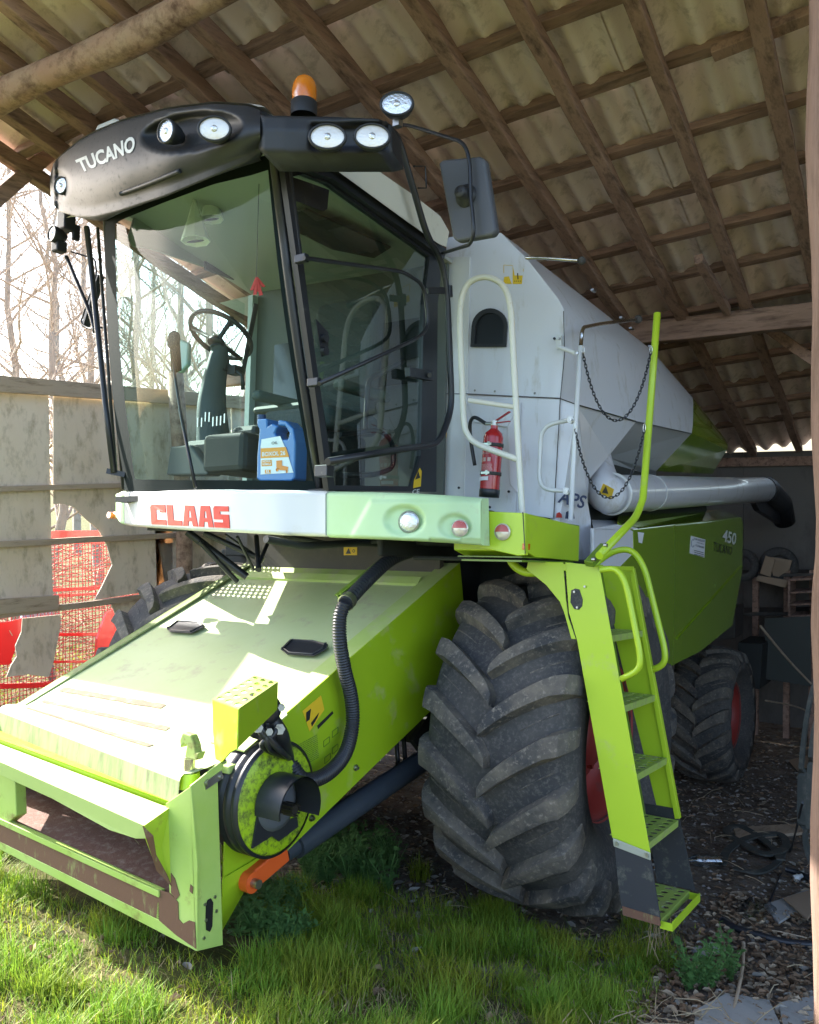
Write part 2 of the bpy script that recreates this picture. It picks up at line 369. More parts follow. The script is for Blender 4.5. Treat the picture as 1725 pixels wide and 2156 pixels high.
def ground_mat():
    m = D.materials.new('soil'); m.use_nodes = True; n = m.node_tree; b = n.nodes['Principled BSDF']; L = n.links.new
    b.inputs['Roughness'].default_value = .95; b.inputs['Specular IOR Level'].default_value = .2
    tc = n.nodes.new('ShaderNodeTexCoord')
    def no(s, d=8, r=.65):
        x = n.nodes.new('ShaderNodeTexNoise'); x.inputs['Scale'].default_value = s; x.inputs['Detail'].default_value = d; x.inputs['Roughness'].default_value = r; L(tc.outputs['Object'], x.inputs['Vector']); return x
    def cr(src, stops):
        r = n.nodes.new('ShaderNodeValToRGB'); e = r.color_ramp.elements
        while len(e) < len(stops): e.new(.5)
        for i, (p, c) in enumerate(stops): e[i].position = p; e[i].color = (*c, 1)
        L(src, r.inputs[0]); return r.outputs[0]
    a = cr(no(7).outputs['Fac'], [(.3, (.075, .056, .042)), (.5, (.15, .118, .09)), (.68, (.25, .21, .17))])
    v = n.nodes.new('ShaderNodeTexVoronoi'); v.inputs['Scale'].default_value = 45; L(tc.outputs['Object'], v.inputs['Vector'])
    sp = cr(v.outputs['Color'], [(.62, (0, 0, 0)), (.72, (1, 1, 1))])
    mx = n.nodes.new('ShaderNodeMix'); mx.data_type = 'RGBA'; L(sp, mx.inputs[0]); L(a, mx.inputs[6]); mx.inputs[7].default_value = (.17, .15, .13, 1)
    # turf tint outside the shed
    se = n.nodes.new('ShaderNodeSeparateXYZ'); L(tc.outputs['Object'], se.inputs[0])
    mr = n.nodes.new('ShaderNodeMapRange'); mr.inputs['From Min'].default_value = -.9; mr.inputs['From Max'].default_value = -1.6; L(se.outputs['Y'], mr.inputs['Value'])
    mr2 = n.nodes.new('ShaderNodeMapRange'); mr2.inputs['From Min'].default_value = -3.5; mr2.inputs['From Max'].default_value = -4.2; L(se.outputs['X'], mr2.inputs['Value'])
    ma = n.nodes.new('ShaderNodeMath'); ma.operation = 'MAXIMUM'; L(mr.outputs[0], ma.inputs[0]); L(mr2.outputs[0], ma.inputs[1])
    gg = cr(no(5).outputs['Fac'], [(.35, (.05, .06, .012)), (.5, (.075, .08, .02)), (.68, (.13, .105, .05))])
    m2 = n.nodes.new('ShaderNodeMix'); m2.data_type = 'RGBA'; L(ma.outputs[0], m2.inputs[0]); L(mx.outputs[2], m2.inputs[6]); L(gg, m2.inputs[7])
    L(m2.outputs[2], b.inputs['Base Color'])
    bp = n.nodes.new('ShaderNodeBump'); bp.inputs['Strength'].default_value = .8; bp.inputs['Distance'].default_value = .03; L(no(30).outputs['Fac'], bp.inputs['Height']); L(bp.outputs[0], b.inputs['Normal'])
    return m
g = mb.build('ground', ground_mat()); g['kind'] = 'structure'

def ag(px, py, dz=0):
    d = CW @ _ray(px, py); t = .5
    while t < 80:
        p = CAMW+d*t
        if p.z < gz(p.x, p.y)+dz: break
        t += .01
    return CAMW+d*t
# ------------------------------------------------------------------ shed
RA = Vector((-.053, .951, -.306)).normalized(); RN = Vector((.113, -.299, -.948)).normalized()
RB = RN.cross(RA)
if RB.x < 0: RB = -RB
RO = Vector((0, -1.5, 4.6))
def RP(a, b, d=0): return RO+RA*a+RB*b+RN*d
def aroof(px, py, d=0):
    r = CW @ _ray(px, py); o = RO+RN*d; return CAMW+r*((o-CAMW).dot(RN)/r.dot(RN))
shed = thing('open_shed', 'open timber shed with a corrugated cement roof sloping down over the harvester', 'shed', (0, -.9, 0))
rows = [-1.25, -.15, .86, 1.88, 2.91, 3.88, 4.9, 5.9, 6.9, 7.7]
seams = [-2.02+.93*i for i in range(10)]
tints = []
for i in range(3):
    mm = cement.copy(); mm.name = 'cement_sheet_aged'
    tints.append(mm)
for i in range(len(rows)-1):
    for j in range(len(seams)-1):
        m_ = MB(); a0, a1 = rows[i], rows[i+1]+.07; b0, b1 = seams[j]+(.20 if j == 0 else 0), seams[j+1]+.03
        n = int((b1-b0)/.0195); P = []
        lift = .012*(j % 2)
        for (aa, dd) in ((a0, -.155-.020), (a1, -.155+.022)):
            row = []
            for k in range(n+1):
                b = b0+(b1-b0)*k/n; row.append(RP(aa, b, dd+lift+.033*math.sin(2*math.pi*(b-seams[j])/.186)+random.uniform(-.001, .001)))
            P.append(row)
        m_.grid(P)
        P2 = [[p-RN*.011 for p in r] for r in P]; m_.grid(P2)
        m_.grid([P[1], P2[1]], False); m_.grid([P[0], P2[0]], False)
        m_.build('roof_sheet', tints[(i*3+j) % 3], shed)
for a in (-.6, -.08, .45, .85, 1.36, 1.86, 2.40, 2.91, 3.37, 3.88, 4.4, 4.9, 5.4, 5.9, 6.4, 6.9):
    m_ = MB(); m_.beam(RP(a+random.uniform(-.015, .015), -1.9, -.098), RP(a+random.uniform(-.015, .015), 6.8, -.098), .065, .05, RN, .004)
    m_.build('batten', woodx, shed, .004)
for b in (-1.76, -1.41, -1.09, -.73, -.29, .02, .505, 1.02, 1.46, 1.91, 2.38, 2.85, 3.32, 3.8, 4.3, 4.8, 5.3, 5.8, 6.3):
    m_ = MB(); wd = random.uniform(.065, .085)
    m_.beam(RP(-1.2, b+random.uniform(-.02, .02), -.02), RP(7.6, b+random.uniform(-.02, .02), -.02), wd, .095, RN, .006)
    m_.build('rafter', wood, shed, .006)
m_ = MB()
pts = [RP(.36+.02*math.sin(i*.9), -2.35+i*.25, .12) for i in range(28)]
m_.tube(pts, lambda i: .075+.007*math.sin(i*1.7), 14); m_.build('log_beam', woodlog, shed)
m_ = MB(); m_.beam(aw(98, 325, U=-1.83), aw(-260, 640, U=-1.83), .09, .1, Vector((1, 0, 0)), .004); m_.build('brace', wood, shed, .006)
A_ = aw(1330, 705, V=2.75); B_ = aw(1730, 662, V=2.85); dd = (B_-A_)
m_ = MB(); m_.beam(A_-dd*3.2, B_+dd*1.2, .15, .17, Vector((0, 0, 1)), .005); m_.build('tie_beam', woodx, shed, .01)
m_ = MB(); m_.beam(aw(1600, 680, V=3.3), aw(1760, 790, V=3.3), .08, .08, Vector((0, 1, 0)), .004); m_.build('brace', wood, shed, .005)
m_ = MB(); m_.beam(aroof(1472, 545, .05), aroof(1532, 655, .05), .055, .07, RN, .005); m_.build('rafter', wood, shed, .005)
m_ = MB(); m_.beam(aroof(1500, 112, -.06), aroof(1712, 30, -.06), .07, .05, RN, .004); m_.build('batten', wood, shed, .005)
pc = [aw(x, y, V=-1.25) for x, y in ((1757, -330), (1755, 300), (1768, 1000), (1764, 1500), (1762, 2250))]
m_ = MB(); m_.tube(catmull(pc, 6), lambda i: .066+.006*math.sin(i*1.3), 14); m_.build('post', postm, shed)
m_ = MB(); m_.tube([Vector((4.2, 2.8, -.4)), Vector((4.2, 2.85, 3.3))], .08, 12); m_.build('post', wood, shed)
m_ = MB(); m_.tube([Vector((-3.05, 1.42, -.3)), Vector((-3.0, 1.45, 1.9)), Vector((-3.02, 1.4, 3.2))], .075, 12); m_.build('post', woodlog, shed)
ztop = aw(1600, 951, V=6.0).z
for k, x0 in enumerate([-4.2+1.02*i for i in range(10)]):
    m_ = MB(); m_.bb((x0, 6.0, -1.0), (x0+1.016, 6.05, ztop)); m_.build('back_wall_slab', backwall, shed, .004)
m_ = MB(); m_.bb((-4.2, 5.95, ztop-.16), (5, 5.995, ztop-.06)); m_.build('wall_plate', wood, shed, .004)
m_ = MB(); m_.bb((5.4, .6, -1.0), (5.45, 6.2, 4.2)); m_.build('unseen_side_wall', backwall, shed)  # unseen wall added, with the widened roof, to darken the shed back

# cement fence on the left
fence = thing('cement_sheet_fence', 'broken cement sheet fence with grey plank rails left of the harvester', 'fence', (-3.2, .2, 0))
def sheet(pts, U=-3.2, name='sheet_panel'):
    m_ = MB(); m_.prism(wpoly(pts, U=U), (-.012, 0, 0)); return m_.build(name, fencem, fence, .002)
sheet([(-330, 800), (-60, 806), (103, 822), (106, 1010), (110, 1200), (113, 1262), (60, 1272), (-40, 1290), (-330, 1300)])
sheet([(48, 1302), (128, 1294), (126, 1330), (112, 1400), (103, 1426), (60, 1420), (14, 1426), (24, 1400), (36, 1382), (33, 1360), (46, 1330)], -3.19)
sheet([(113, 826), (240, 838), (364, 850), (364, 1240), (300, 1247), (199, 1264), (215, 1235), (237, 1189), (226, 1149), (208, 1116), (175, 1087), (153, 1066), (128, 1060), (113, 1062)])
sheet([(230, 1262), (300, 1252), (364, 1246), (364, 1420), (250, 1400), (246, 1300)], -3.19)
for i in range(5):
    v0 = 1.27+i*1.0; zt = 3.03
    m_ = MB(); m_.bb((-3.212, v0, -.6), (-3.2, v0+.985, zt+random.uniform(-.04, .04))); m_.build('sheet_panel', fencem, fence, .002)
m_ = MB(); m_.bb((-3.214, -1.28, .1), (-3.202, -.72, 3.72)); m_.build('sheet_panel', fencem, fence, .002)  # taller panel out of view, added to shade the feeder cover
def rail(p, q, U, wd, ht, mt=woodgrey):
    m_ = MB(); a, b = aw(*p, U=U), aw(*q, U=U); d = (b-a).normalized()
    m_.beam(a-d*.9, b+d*3.6, wd, ht, Vector((0, 0, 1)), .003); m_.build('rail', mt, fence, .004)
rail((0, 808), (230, 826), -3.165, .03, .13)
rail((0, 1030), (225, 1023), -3.17, .04, .045)
rail((0, 1146), (235, 1134), -3.165, .04, .05)
m_ = MB(); a, b = aw(-200, 1320, U=-3.15), aw(375, 1248, U=-3.15); m_.beam(a, b, .045, .05, Vector((0, 0, 1)), .003); m_.build('rail', woodgrey, fence, .004)
m_ = MB(); a, b = aw(-200, 1292, U=-3.12), aw(122, 1268, U=-3.12); m_.beam(a, b, .03, .12, Vector((0, 0, 1)), .003); m_.build('rail', woodgrey, fence, .004)

# red mesh trailer behind the fence
cage = thing('red_mesh_cage', 'red steel mesh cage standing behind the gap in the cement fence', 'cage', (-4.0, .6, 0))
UC = -4.0
def cbar(p, q, r=.02, U=UC, name='frame_bar'):
    m_ = MB(); m_.beam(aw(*p, U=U), aw(*q, U=U), r, r*1.6); m_.build(name, redp, cage, .003)
m_ = MB(); m_.beam(aw(-60, 1128, U=UC), aw(330, 1122, U=UC), .05, .07); m_.build('top_rail', redp, cage, .004)
m_ = MB(); m_.beam(aw(-60, 1143, U=UC+.02), aw(330, 1136, U=UC+.02), .02, .055); m_.build('top_rail', redp, cage, .004)
cbar((-60, 1250), (330, 1232)); cbar((-60, 1263), (330, 1244), .015)
cbar((-60, 1337), (300, 1335)); cbar((0, 1395), (250, 1392), .015); cbar((0, 1445), (250, 1436), .03)
m_ = MB(); m_.prism(wpoly([(-10, 1315), (58, 1300), (40, 1350), (20, 1400), (-10, 1400)], U=UC+.03), (-.03, 0, 0)); m_.build('side_plate', redp, cage)
m_ = MB(); m_.prism(wpoly([(262, 1272), (225, 1290), (205, 1345), (200, 1420), (262, 1400)], U=UC+.35), (-.03, 0, 0)); m_.build('side_plate', redp, cage)
m_ = MB()
z0, z1 = aw(0, 1500, U=UC).z, aw(0, 1150, U=UC).z; v0, v1 = aw(-40, 1300, U=UC).y, aw(340, 1300, U=UC).y
k = 0; v = v0
while v < v1:
    m_.beam((UC, v+random.uniform(-.006, .006), z0), (UC+random.uniform(-.02, .02), v+.04, z1), .005, .005, Vector((1, 0, 0)), .0015); v += .036
z = z0
while z < z1:
    m_.beam((UC+.006, v0, z), (UC+.006, v1, z+random.uniform(-.01, .01)), .005, .005, Vector((1, 0, 0)), .0015); z += .036
m_.build('wire_mesh', redwire, cage)
m_ = MB(); m_.lathe((-4.35, .75, .9), (1, 0, 0), [(.02, 0), (.16, 0), (.16, .08), (.1, .1), (.02, .1)], 18)
m_.tube([(-4.3, .4, 1.3), (-4.3, .8, .9), (-4.3, .9, .2)], .035, 8)
m_.build('blue_hub', mat('faded_blue_metal', (.20, .26, .36), .5), cage)

# things at the back of the shed
shelf = thing('wall_shelf', 'long rough timber shelf on the shed back wall holding rings and boards', 'shelf', (2.4, 5.6, -.55))
def at6(x, y, V=5.6): return aw(x, y, V=V)
for y in (1208, 1288):
    a = at6(1535, y); b = at6(1800, y-3); m_ = MB(); m_.beam(a, b, .4, .035, Vector((0, 0, 1)), .003); m_.build('shelf_board', junk, shelf, .004)
for x in (1592, 1658, 1712):
    a = at6(x, 1200, 5.45); m_ = MB(); m_.bb((a.x-.03, 5.42, -.6), (a.x+.03, 5.48, a.z)); m_.build('shelf_post', wood, shelf, .004)
def ring(px, py, V, R, r, label, lie=False):
    c = aw(px, py, V=V); m_ = MB(); ax = Vector((.2, -1, .25)) if not lie else Vector((0, 0, 1))
    prof = [(R+r*math.cos(t), r*math.sin(t)) for t in [2*math.pi*i/10 for i in range(11)]]
    m_.lathe(c, ax, prof, 26); return solo(m_, 'rubber_ring', rubber, label, 'ring', c)
ring(1562, 1190, 5.4, .13, .045, 'black rubber ring leaning at the left end of the shed shelf, beside the green panel')
ring(1640, 1190, 5.5, .14, .05, 'black rubber ring half covered by the cardboard on the shed shelf')
def slab(name, pts, V, t, mt, label, cat, bev=.003, group=None):
    P = wpoly(pts, V=V); m_ = MB(); m_.prism(P, (0, t, 0)); return solo(m_, name, mt, label, cat, P[0], bevel=bev, group=group)
slab('cardboard_sheet', [(1612, 1170), (1632, 1178), (1622, 1215), (1600, 1207)], 5.3, .02, cardb, 'upright brown cardboard flap standing on the shed shelf', 'cardboard')
slab('cardboard_sheet', [(1596, 1212), (1660, 1222), (1655, 1238), (1590, 1222)], 5.25, .02, cardb, 'flat cardboard sheet hanging over the front edge of the shed shelf', 'cardboard')
slab('cardboard_sheet', [(1618, 1172), (1668, 1180), (1662, 1200), (1640, 1215), (1628, 1212)], 5.4, .02, cardb, 'larger bent cardboard sheet behind the upright flap on the shed shelf', 'cardboard')
bx = thing('machine_housing', 'dark metal housing with yellow warning stickers behind the rear tyre', 'machine', aw(1515, 1340, V=4.9))
m_ = MB(); P = wpoly([(1490, 1285), (1548, 1280), (1548, 1345), (1490, 1350)], V=4.9); m_.prism(P, (0, .35, 0)); m_.build('housing', junk, bx, .01)
for y in (1297, 1311):
    m_ = MB(); P = wpoly([(1508, y), (1524, y), (1524, y+11), (1508, y+11)], V=4.894); m_.prism(P, (0, .002, 0)); m_.build('warning_sticker', yel, bx)
m_ = MB(); P = wpoly([(1554, 1352), (1606, 1356), (1600, 1452), (1550, 1446)], V=4.7); m_.prism(P, (.02, .4, 0)); solo(m_, 'black_crate', blackf, 'black square crate on the shed floor below the shelf', 'crate', P[3], bevel=.01)
slab('leaning_pane', [(1610, 1302), (1706, 1298), (1708, 1445), (1612, 1430)], 4.9, .02, mat('dusty_pane', (.05, .055, .05), .5), 'tall dusty grey pane leaning at the back of the shed', 'pane')
cb = thing('small_cabinet', 'small wooden cabinet with open pigeonholes at the back right of the shed', 'cabinet', aw(1690, 1290, V=5.3))
P = wpoly([(1668, 1218), (1720, 1215), (1720, 1292), (1668, 1294)], V=5.3)
for (a, b) in ((0, 1), (1, 2), (2, 3), (3, 0)):
    m_ = MB(); m_.beam(P[a], P[b], .3, .02, Vector((0, 0, 1)) if a in (0, 2) else Vector((1, 0, 0))); m_.build('panel', wood, cb)
for t in (.35, .68):
    m_ = MB(); m_.beam(P[0].lerp(P[3], t), P[1].lerp(P[2], t), .3, .015); m_.build('shelf', wood, cb)
# crumpled rag, sticks, belts on the floor
def crumple(c, sx, sy, sz, n=14, seed=1):
    r = random.Random(seed); P = []
    for i in range(n+1):
        row = []
        for j in range(n+1):
            x = (i/n-.5); y = (j/n-.5); e = max(0, 1-(4*(x*x+y*y))**1.5)
            row.append(Vector(c)+Vector((x*sx+r.uniform(-.02, .02)*sx, y*sy+r.uniform(-.02, .02)*sy, sz*e*(.4+.6*r.random()))))
        P.append(row)
    m_ = MB(); m_.grid(P); return m_
c = ag(1615, 1468); m_ = crumple(c, .5, .45, .22, 16, 3)
m_.tube(catmull([c+Vector((-.05, .1, .1)), aw(1608, 1400, V=c.y+.15), aw(1612, 1352, V=c.y+.2)], 5), lambda i: .05-.002*i, 8)
solo(m_, 'crumpled_rag', mat('dirty_rag', (.30, .27, .23), .95, dust=(.12, .1, .08), dustamt=.5, scale=12), 'crumpled dirty white rag on the floor behind the rear tyre', 'rag', c)
def stick(a, b, r, label, mt=woodgrey, sag=.03, group=None, mid=None):
    a, b = Vector(a), Vector(b); m = (a+b)/2+Vector((random.uniform(-sag, sag), 0, random.uniform(-sag, sag)))
    m_ = MB(); m_.tube(catmull([a, m, b] if mid is None else [a, mid, b], 5), lambda i: r*(1-.03*i), 6); return solo(m_, 'dry_stick', mt, label, 'stick', a, group=group)
stick(aw(1601, 1318, V=4.3), aw(1720, 1452, V=3.6), .012, 'long pale stick leaning down to the right in front of the grey pane')
stick(aw(1612, 1475, V=3.9), aw(1722, 1506, V=3.3), .008, 'thin pale stick lying right of the dirty rag')
stick(ag(1566, 1985, .02), ag(1540, 2150, .03), .009, 'long pale stalk lying across the litter at the lower right')
stick(ag(1585, 1960, .01), ag(1700, 1975, .03), .004, 'thin straw lying above the black hose at the lower right')
def ribbon(pts, wd, mt, name, label, cat, t=.012, turn=True):
    pts = catmull(pts, 8); m_ = MB(); n = len(pts); vs = []; fs = []
    for i, p in enumerate(pts):
        d = (pts[min(i+1, n-1)]-pts[max(i-1, 0)]).normalized(); s_ = d.cross(Vector((0, 0, 1))); s_ = s_.normalized() if s_.length > .05 else Vector((1, 0, 0))
        u_ = s_.cross(d)
        for a, b in ((-.5, 0), (.5, 0), (.5, 1), (-.5, 1)): vs.append(p+s_*wd*a+u_*t*b)
        if i:
            o = 4*(i-1)
            for j in range(4): fs.append((o+j, o+(j+1) % 4, o+4+(j+1) % 4, o+4+j))
    m_.add(vs, fs+[(3, 2, 1, 0), tuple(4*(n-1)+j for j in range(4))]); return solo(m_, name, mt, label, cat, pts[0])
belt = mat('old_belt', (.05, .055, .05), .8, dust=(.13, .12, .10), dustamt=.5, scale=14)
ribbon([ag(x, y, .03) for x, y in ((1520, 1822), (1535, 1790), (1580, 1765), (1640, 1758), (1655, 1785), (1610, 1800), (1560, 1775), (1530, 1752), (1560, 1742), (1620, 1780), (1645, 1812))], .05, belt, 'flat_belt', 'old flat rubber belt tangled on the shed floor right of the ladder', 'belt')
ribbon([ag(x, y, .02) for x, y in ((1545, 1830), (1600, 1838), (1640, 1815), (1650, 1790))], .04, belt, 'flat_belt', 'short flat rubber belt piece lying under the tangled belt', 'belt')
ribbon([aw(x, y, V=.9) for x, y in ((1722, 1430), (1702, 1520), (1690, 1650), (1694, 1780), (1725, 1850))], .05, belt, 'hanging_belt', 'wide rubber belt hanging beside the right-hand post', 'belt', .02)
ribbon([aw(x, y, V=.6) for x, y in ((1735, 1480), (1716, 1560), (1708, 1700), (1712, 1780), (1740, 1820))], .05, belt, 'hanging_belt', 'second narrower rubber belt hanging nearest the right-hand post', 'belt', .02)
def hosething(pts, r, name, label, mt=hose):
    m_ = MB(); m_.tube(catmull(pts, 8), r, 10); return solo(m_, name, mt, label, 'hose', pts[0])
hosething([ag(x, y, .02) for x, y in ((1520, 1938), (1545, 1952), (1600, 1970), (1660, 1985), (1730, 1990))], .018, 'black_hose', 'black hose lying across the litter at the lower right')
hosething([ag(x, y, .02) for x, y in ((1655, 1830), (1690, 1842), (1730, 1870))], .016, 'black_hose', 'short black hose end lying at the foot of the hanging belts')
hosething([aw(1690, 1690, V=.5), ag(1665, 1790, .02), ag(1640, 1850, .02), ag(1620, 1900, .02)], .006, 'thin_cable', 'thin black cable hanging onto the litter at the right')
def flatboard(pts, mt, name, label, cat, t=.02, dz=.03, tilt=0):
    P = [ag(x, y, dz) for x, y in pts]; n_ = (P[1]-P[0]).cross(P[2]-P[0]).normalized(); m_ = MB(); m_.prism(P, n_*(-t if n_.z > 0 else t)); return solo(m_, name, mt, label, cat, P[0], bevel=.002)
flatboard([(1545, 1742), (1690, 1733), (1694, 1752), (1550, 1764)], woodgrey, 'grey_plank', 'grey plank lying on the dark shed floor behind the belts', 'plank')
flatboard([(1608, 1905), (1700, 1872), (1722, 1890), (1640, 1942)], concr, 'board_scrap', 'large grey board scrap at the lower right by the post', 'board', .012, .04)
flatboard([(1650, 1890), (1722, 1868), (1722, 1905), (1700, 1935)], cardb, 'board_scrap', 'brown board scrap lying over the grey one by the post', 'board', .01, .065)
flatboard([(1455, 1995), (1500, 1983), (1520, 2003), (1480, 2012)], concr, 'broken_slab', 'small flat grey slab piece on the litter right of the grass edge', 'slab', .02, .03)
flatboard([(1465, 2125), (1530, 2090), (1620, 2105), (1650, 2170), (1460, 2180)], concr, 'broken_slab', 'pale broken slab at the bottom edge right of the grass', 'slab', .02, .03)
flatboard([(1640, 2110), (1715, 2095), (1715, 2165), (1650, 2160)], concr, 'broken_slab', 'pale broken slab in the bottom right corner by the post', 'slab', .02, .03)
flatboard([(1660, 1600), (1700, 1590), (1706, 1612), (1680, 1622)], cardb, 'cardboard_sheet', 'small flat cardboard piece on the dark floor by the hanging belts', 'cardboard', .008, .03)
c = ag(1597, 1930); m_ = crumple(c+Vector((0, 0, .01)), .22, .26, .08, 12, 5)
solo(m_, 'plastic_film', plglass, 'crumpled clear plastic film beside the grey board scrap', 'plastic film', c)
# plastic bottle
c = ag(1478, 1812, .04); bt = thing('plastic_bottle', 'crushed clear plastic bottle with pale cap lying right of the ladder', 'bottle', c)
dr = Vector((.85, .35, .05)).normalized(); m_ = MB()
m_.lathe(c-dr*.10, dr, [(.012, 0), (.013, .02), (.034, .06), (.038, .08), (.031, .11), (.037, .13), (.029, .16), (.036, .19), (.034, .22), (.015, .225), (.001, .22)], 14)
m_.build('bottle', plglass, bt)
m_ = MB(); m_.cyl(c-dr*.122, c-dr*.098, .015, 12); m_.build('cap', mat('pink_cap', (.6, .35, .33), .4), bt)
c = ag(1672, 1850, .015); m_ = MB(); m_.lathe(c, (.6, .6, .2), [(.001, 0), (.018, 0), (.02, .03), (.012, .035), (.012, .055), (.001, .055)], 12)
solo(m_, 'white_cap', white, 'small white plastic cap on the litter left of the post', 'cap', c)

# ------------------------------------------------------------------ combine harvester (machine axes)
CH = thing('combine_harvester', 'lime green and white combine harvester parked nose out under the open shed', 'combine harvester', (0, 0, 0), True)
V3 = Vector
# ---- chassis
m_ = MB(); m_.bb((-.7, -.15, 1.0), (.72, 3.9, 1.95)); m_.bb((-.9, -.1, .72), (.9, .1, 1.0)); m_.bb((-.7, 3.3, .55), (.7, 3.6, .75))
m_.bb((-1.3, .2, 1.75), (1.38, 2.8, 2.35)); m_.bb((-.6, 2.6, .9), (.6, 4.2, 2.0))
m_.bb((.87, -.9, 1.76), (.9, .0, 1.90)); m_.bb((.95, -.72, 1.745), (1.58, .9, 1.765)); m_.bb((.7, .35, 1.35), (1.55, .40, 1.8)); m_.bb((-1.5, .35, 1.35), (-.7, .40, 1.8)); m_.build('chassis', blackf, CH, .02)  # thin plates here added to block stray sun and darken the tyre top
m_ = MB(); m_.bb((-.68, -.2, 1.55), (.78, -.16, 2.0)); m_.build('front_plate', mat('dusty_dark_plate', (.07, .065, .06), .7, dust=(.13, .12, .10), dustamt=.5, scale=5), CH)
m_ = MB(); m_.prism(mpoly([(724, 1152), (752, 1152), (752, 1169), (724, 1169)], V=-.204), (0, .002, 0)); st = m_.build('warning_sticker', yel, CH)
m_ = MB(); m_.prism(mpoly([(728, 1166), (734, 1154), (739, 1166)], V=-.207), (0, .001, 0)); m_.lathe(at(745, 1160, V=-.207), (0, 1, 0), [(.006, 0), (.010, 0)], 10); m_.build('sticker_print', letb, st)
# ---- tyres
def tyre_pair(R, W, rr, uc, vc, zc, sgn, lugs, lugh, seed, parent, kind):
    """R over the lugs, W width, rr rim radius"""
    wh = D.objects.new(kind, None); scene.collection.objects.link(wh); wh.parent = parent; wh.location = (0, 0, 0)
    Rb = R-lugh; h = W/2
    prof = [(rr-.02, -h*.62), (rr+.03, -h*.80), (rr+.12*(R-rr)/.45, -h*.97), ((rr+Rb)/2+.03, -h*1.02), (Rb-.09, -h*.97), (Rb-.035, -h*.86), (Rb-.008, -h*.6), (Rb, -h*.25), (Rb, h*.25), (Rb-.008, h*.6), (Rb-.035, h*.86), (Rb-.09, h*.97), ((rr+Rb)/2+.03, h*1.02), (rr+.12*(R-rr)/.45, h*.97), (rr+.03, h*.80), (rr-.02, h*.62)]
    m_ = MB(); c = V3((uc, vc, zc)); m_.lathe(c, (1, 0, 0), prof, 72); m_.build('tyre', rubber, wh)
    def surf(wf, th, lift):                    # wf -1..1.15 across, past 1 it runs down the shoulder
        a = abs(wf); s = 1 if wf > 0 else -1
        if a <= .86: r = Rb-.035*(a/.86)**3
        else: r = Rb-.035-(a-.86)*1.1*.42
        u = s*h*min(a, .86+(a-.86)*.35)
        nr = 1 if a < .8 else max(.35, 1-(a-.8)*1.9); nu = s*math.sqrt(max(0, 1-nr*nr))
        rad = r+lift*nr; u = u+lift*nu
        return c+V3((u, -math.cos(th)*rad, math.sin(th)*rad))
    rnd = random.Random(seed); m_ = MB()
    N = 14
    for side in (-1, 1):
        for k in range(lugs):
            th0 = 2*math.pi*(k+(.5 if side > 0 else 0))/lugs
            for lay in range(1):
                rows = []
                for i in range(N+1):
                    t = i/N; wf = side*(-.06+t*1.16)*1.0
                    wf = side*(-.05+1.15*t)
                    thc = th0+(.36*(t**.80))*(.9/R)*(W/.78)
                    hw = (.036+.022*t)*(.9/R)*1.16
                    if i == 0: hw *= .72
                    lh = lugh*(1.0 if t < .9 else 1-.5*(t-.9)/.1)
                    rows.append([surf(wf, thc-hw*1.25, -.012), surf(wf, thc-hw*.86, lh*.96), surf(wf, thc-hw*.5, lh), surf(wf, thc+hw*.5, lh), surf(wf, thc+hw*.86, lh*.96), surf(wf, thc+hw*1.25, -.012)])
                if side < 0: rows = [r[::-1] for r in rows]
                m_.grid(rows, False)
                m_.add(rows[0], [tuple(range(6))[::-1]]); m_.add(rows[-1], [tuple(range(6))])
    for side in (-1, 1):
        for k in range(lugs):
            th0 = 2*math.pi*(k+(.5 if side > 0 else 0)+.52)/lugs
            m_.tube([surf(side*(.42+.55*i/8), th0+(.36*((.42+.5*i/8)**.80))*(.9/R)*(W/.78), 0) for i in range(9)], .0045, 4, caps=False)
    m_.build('tread', rubdirt, wh)
    m_ = MB()
    s = sgn; o = c
    prof = [(rr+.01, s*h*.64), (rr-.015, s*h*.66), (rr-.03, s*h*.3), (rr-.06, s*h*.15), (rr*.55, s*h*.12), (rr*.5, s*h*.35), (.14, s*h*.35), (.13, s*h*.5), (.001, s*h*.5)]
    m_.lathe(o, (1, 0, 0), prof, 40)
    m_.lathe(o, (1, 0, 0), [(rr+.01, -s*h*.64), (rr-.03, -s*h*.3), (rr-.06, s*h*.12)], 40)
    for k in range(10):
        a = 2*math.pi*k/10; p = c+V3((s*h*.36, math.cos(a)*rr*.38, math.sin(a)*rr*.38)); m_.cyl(p, p+V3((s*.03, 0, 0)), .018, 6)
    m_.build('rim', rimred, wh)
    return wh
tyre_pair(.84, .75, .41, 1.395, .02, .865, 1, 19, .062, 1, CH, 'front_wheel')
tyre_pair(.84, .75, .41, -1.09, .02, .865, -1, 18, .062, 2, CH, 'front_wheel')
tyre_pair(.57, .50, .30, 1.24, 3.5, .50, 1, 17, .035, 3, CH, 'rear_wheel')
tyre_pair(.57, .50, .30, -1.2, 3.5, .50, -1, 17, .035, 4, CH, 'rear_wheel')

# ---- feeder house
FU0, FU1 = -.70, .86
def ft(px, py): # on the sloping feeder cover
    n_ = V3((1, 0, 0)).cross(V3((0, 1.66, .77))); d = CM @ _ray(px, py); return CAMM+d*((V3((.8, -1.8, .95))-CAMM).dot(n_)/d.dot(n_))
FH = D.objects.new('feeder_house', None); scene.collection.objects.link(FH); FH.parent = CH
side = mpoly([(956, 1188), (981, 1317), (975, 1420), (904, 1500), (851, 1552), (760, 1640), (601, 1796), (520, 1850), (470, 1900), (462, 1640), (476, 1600), (610, 1467), (739, 1400)], U=FU1)
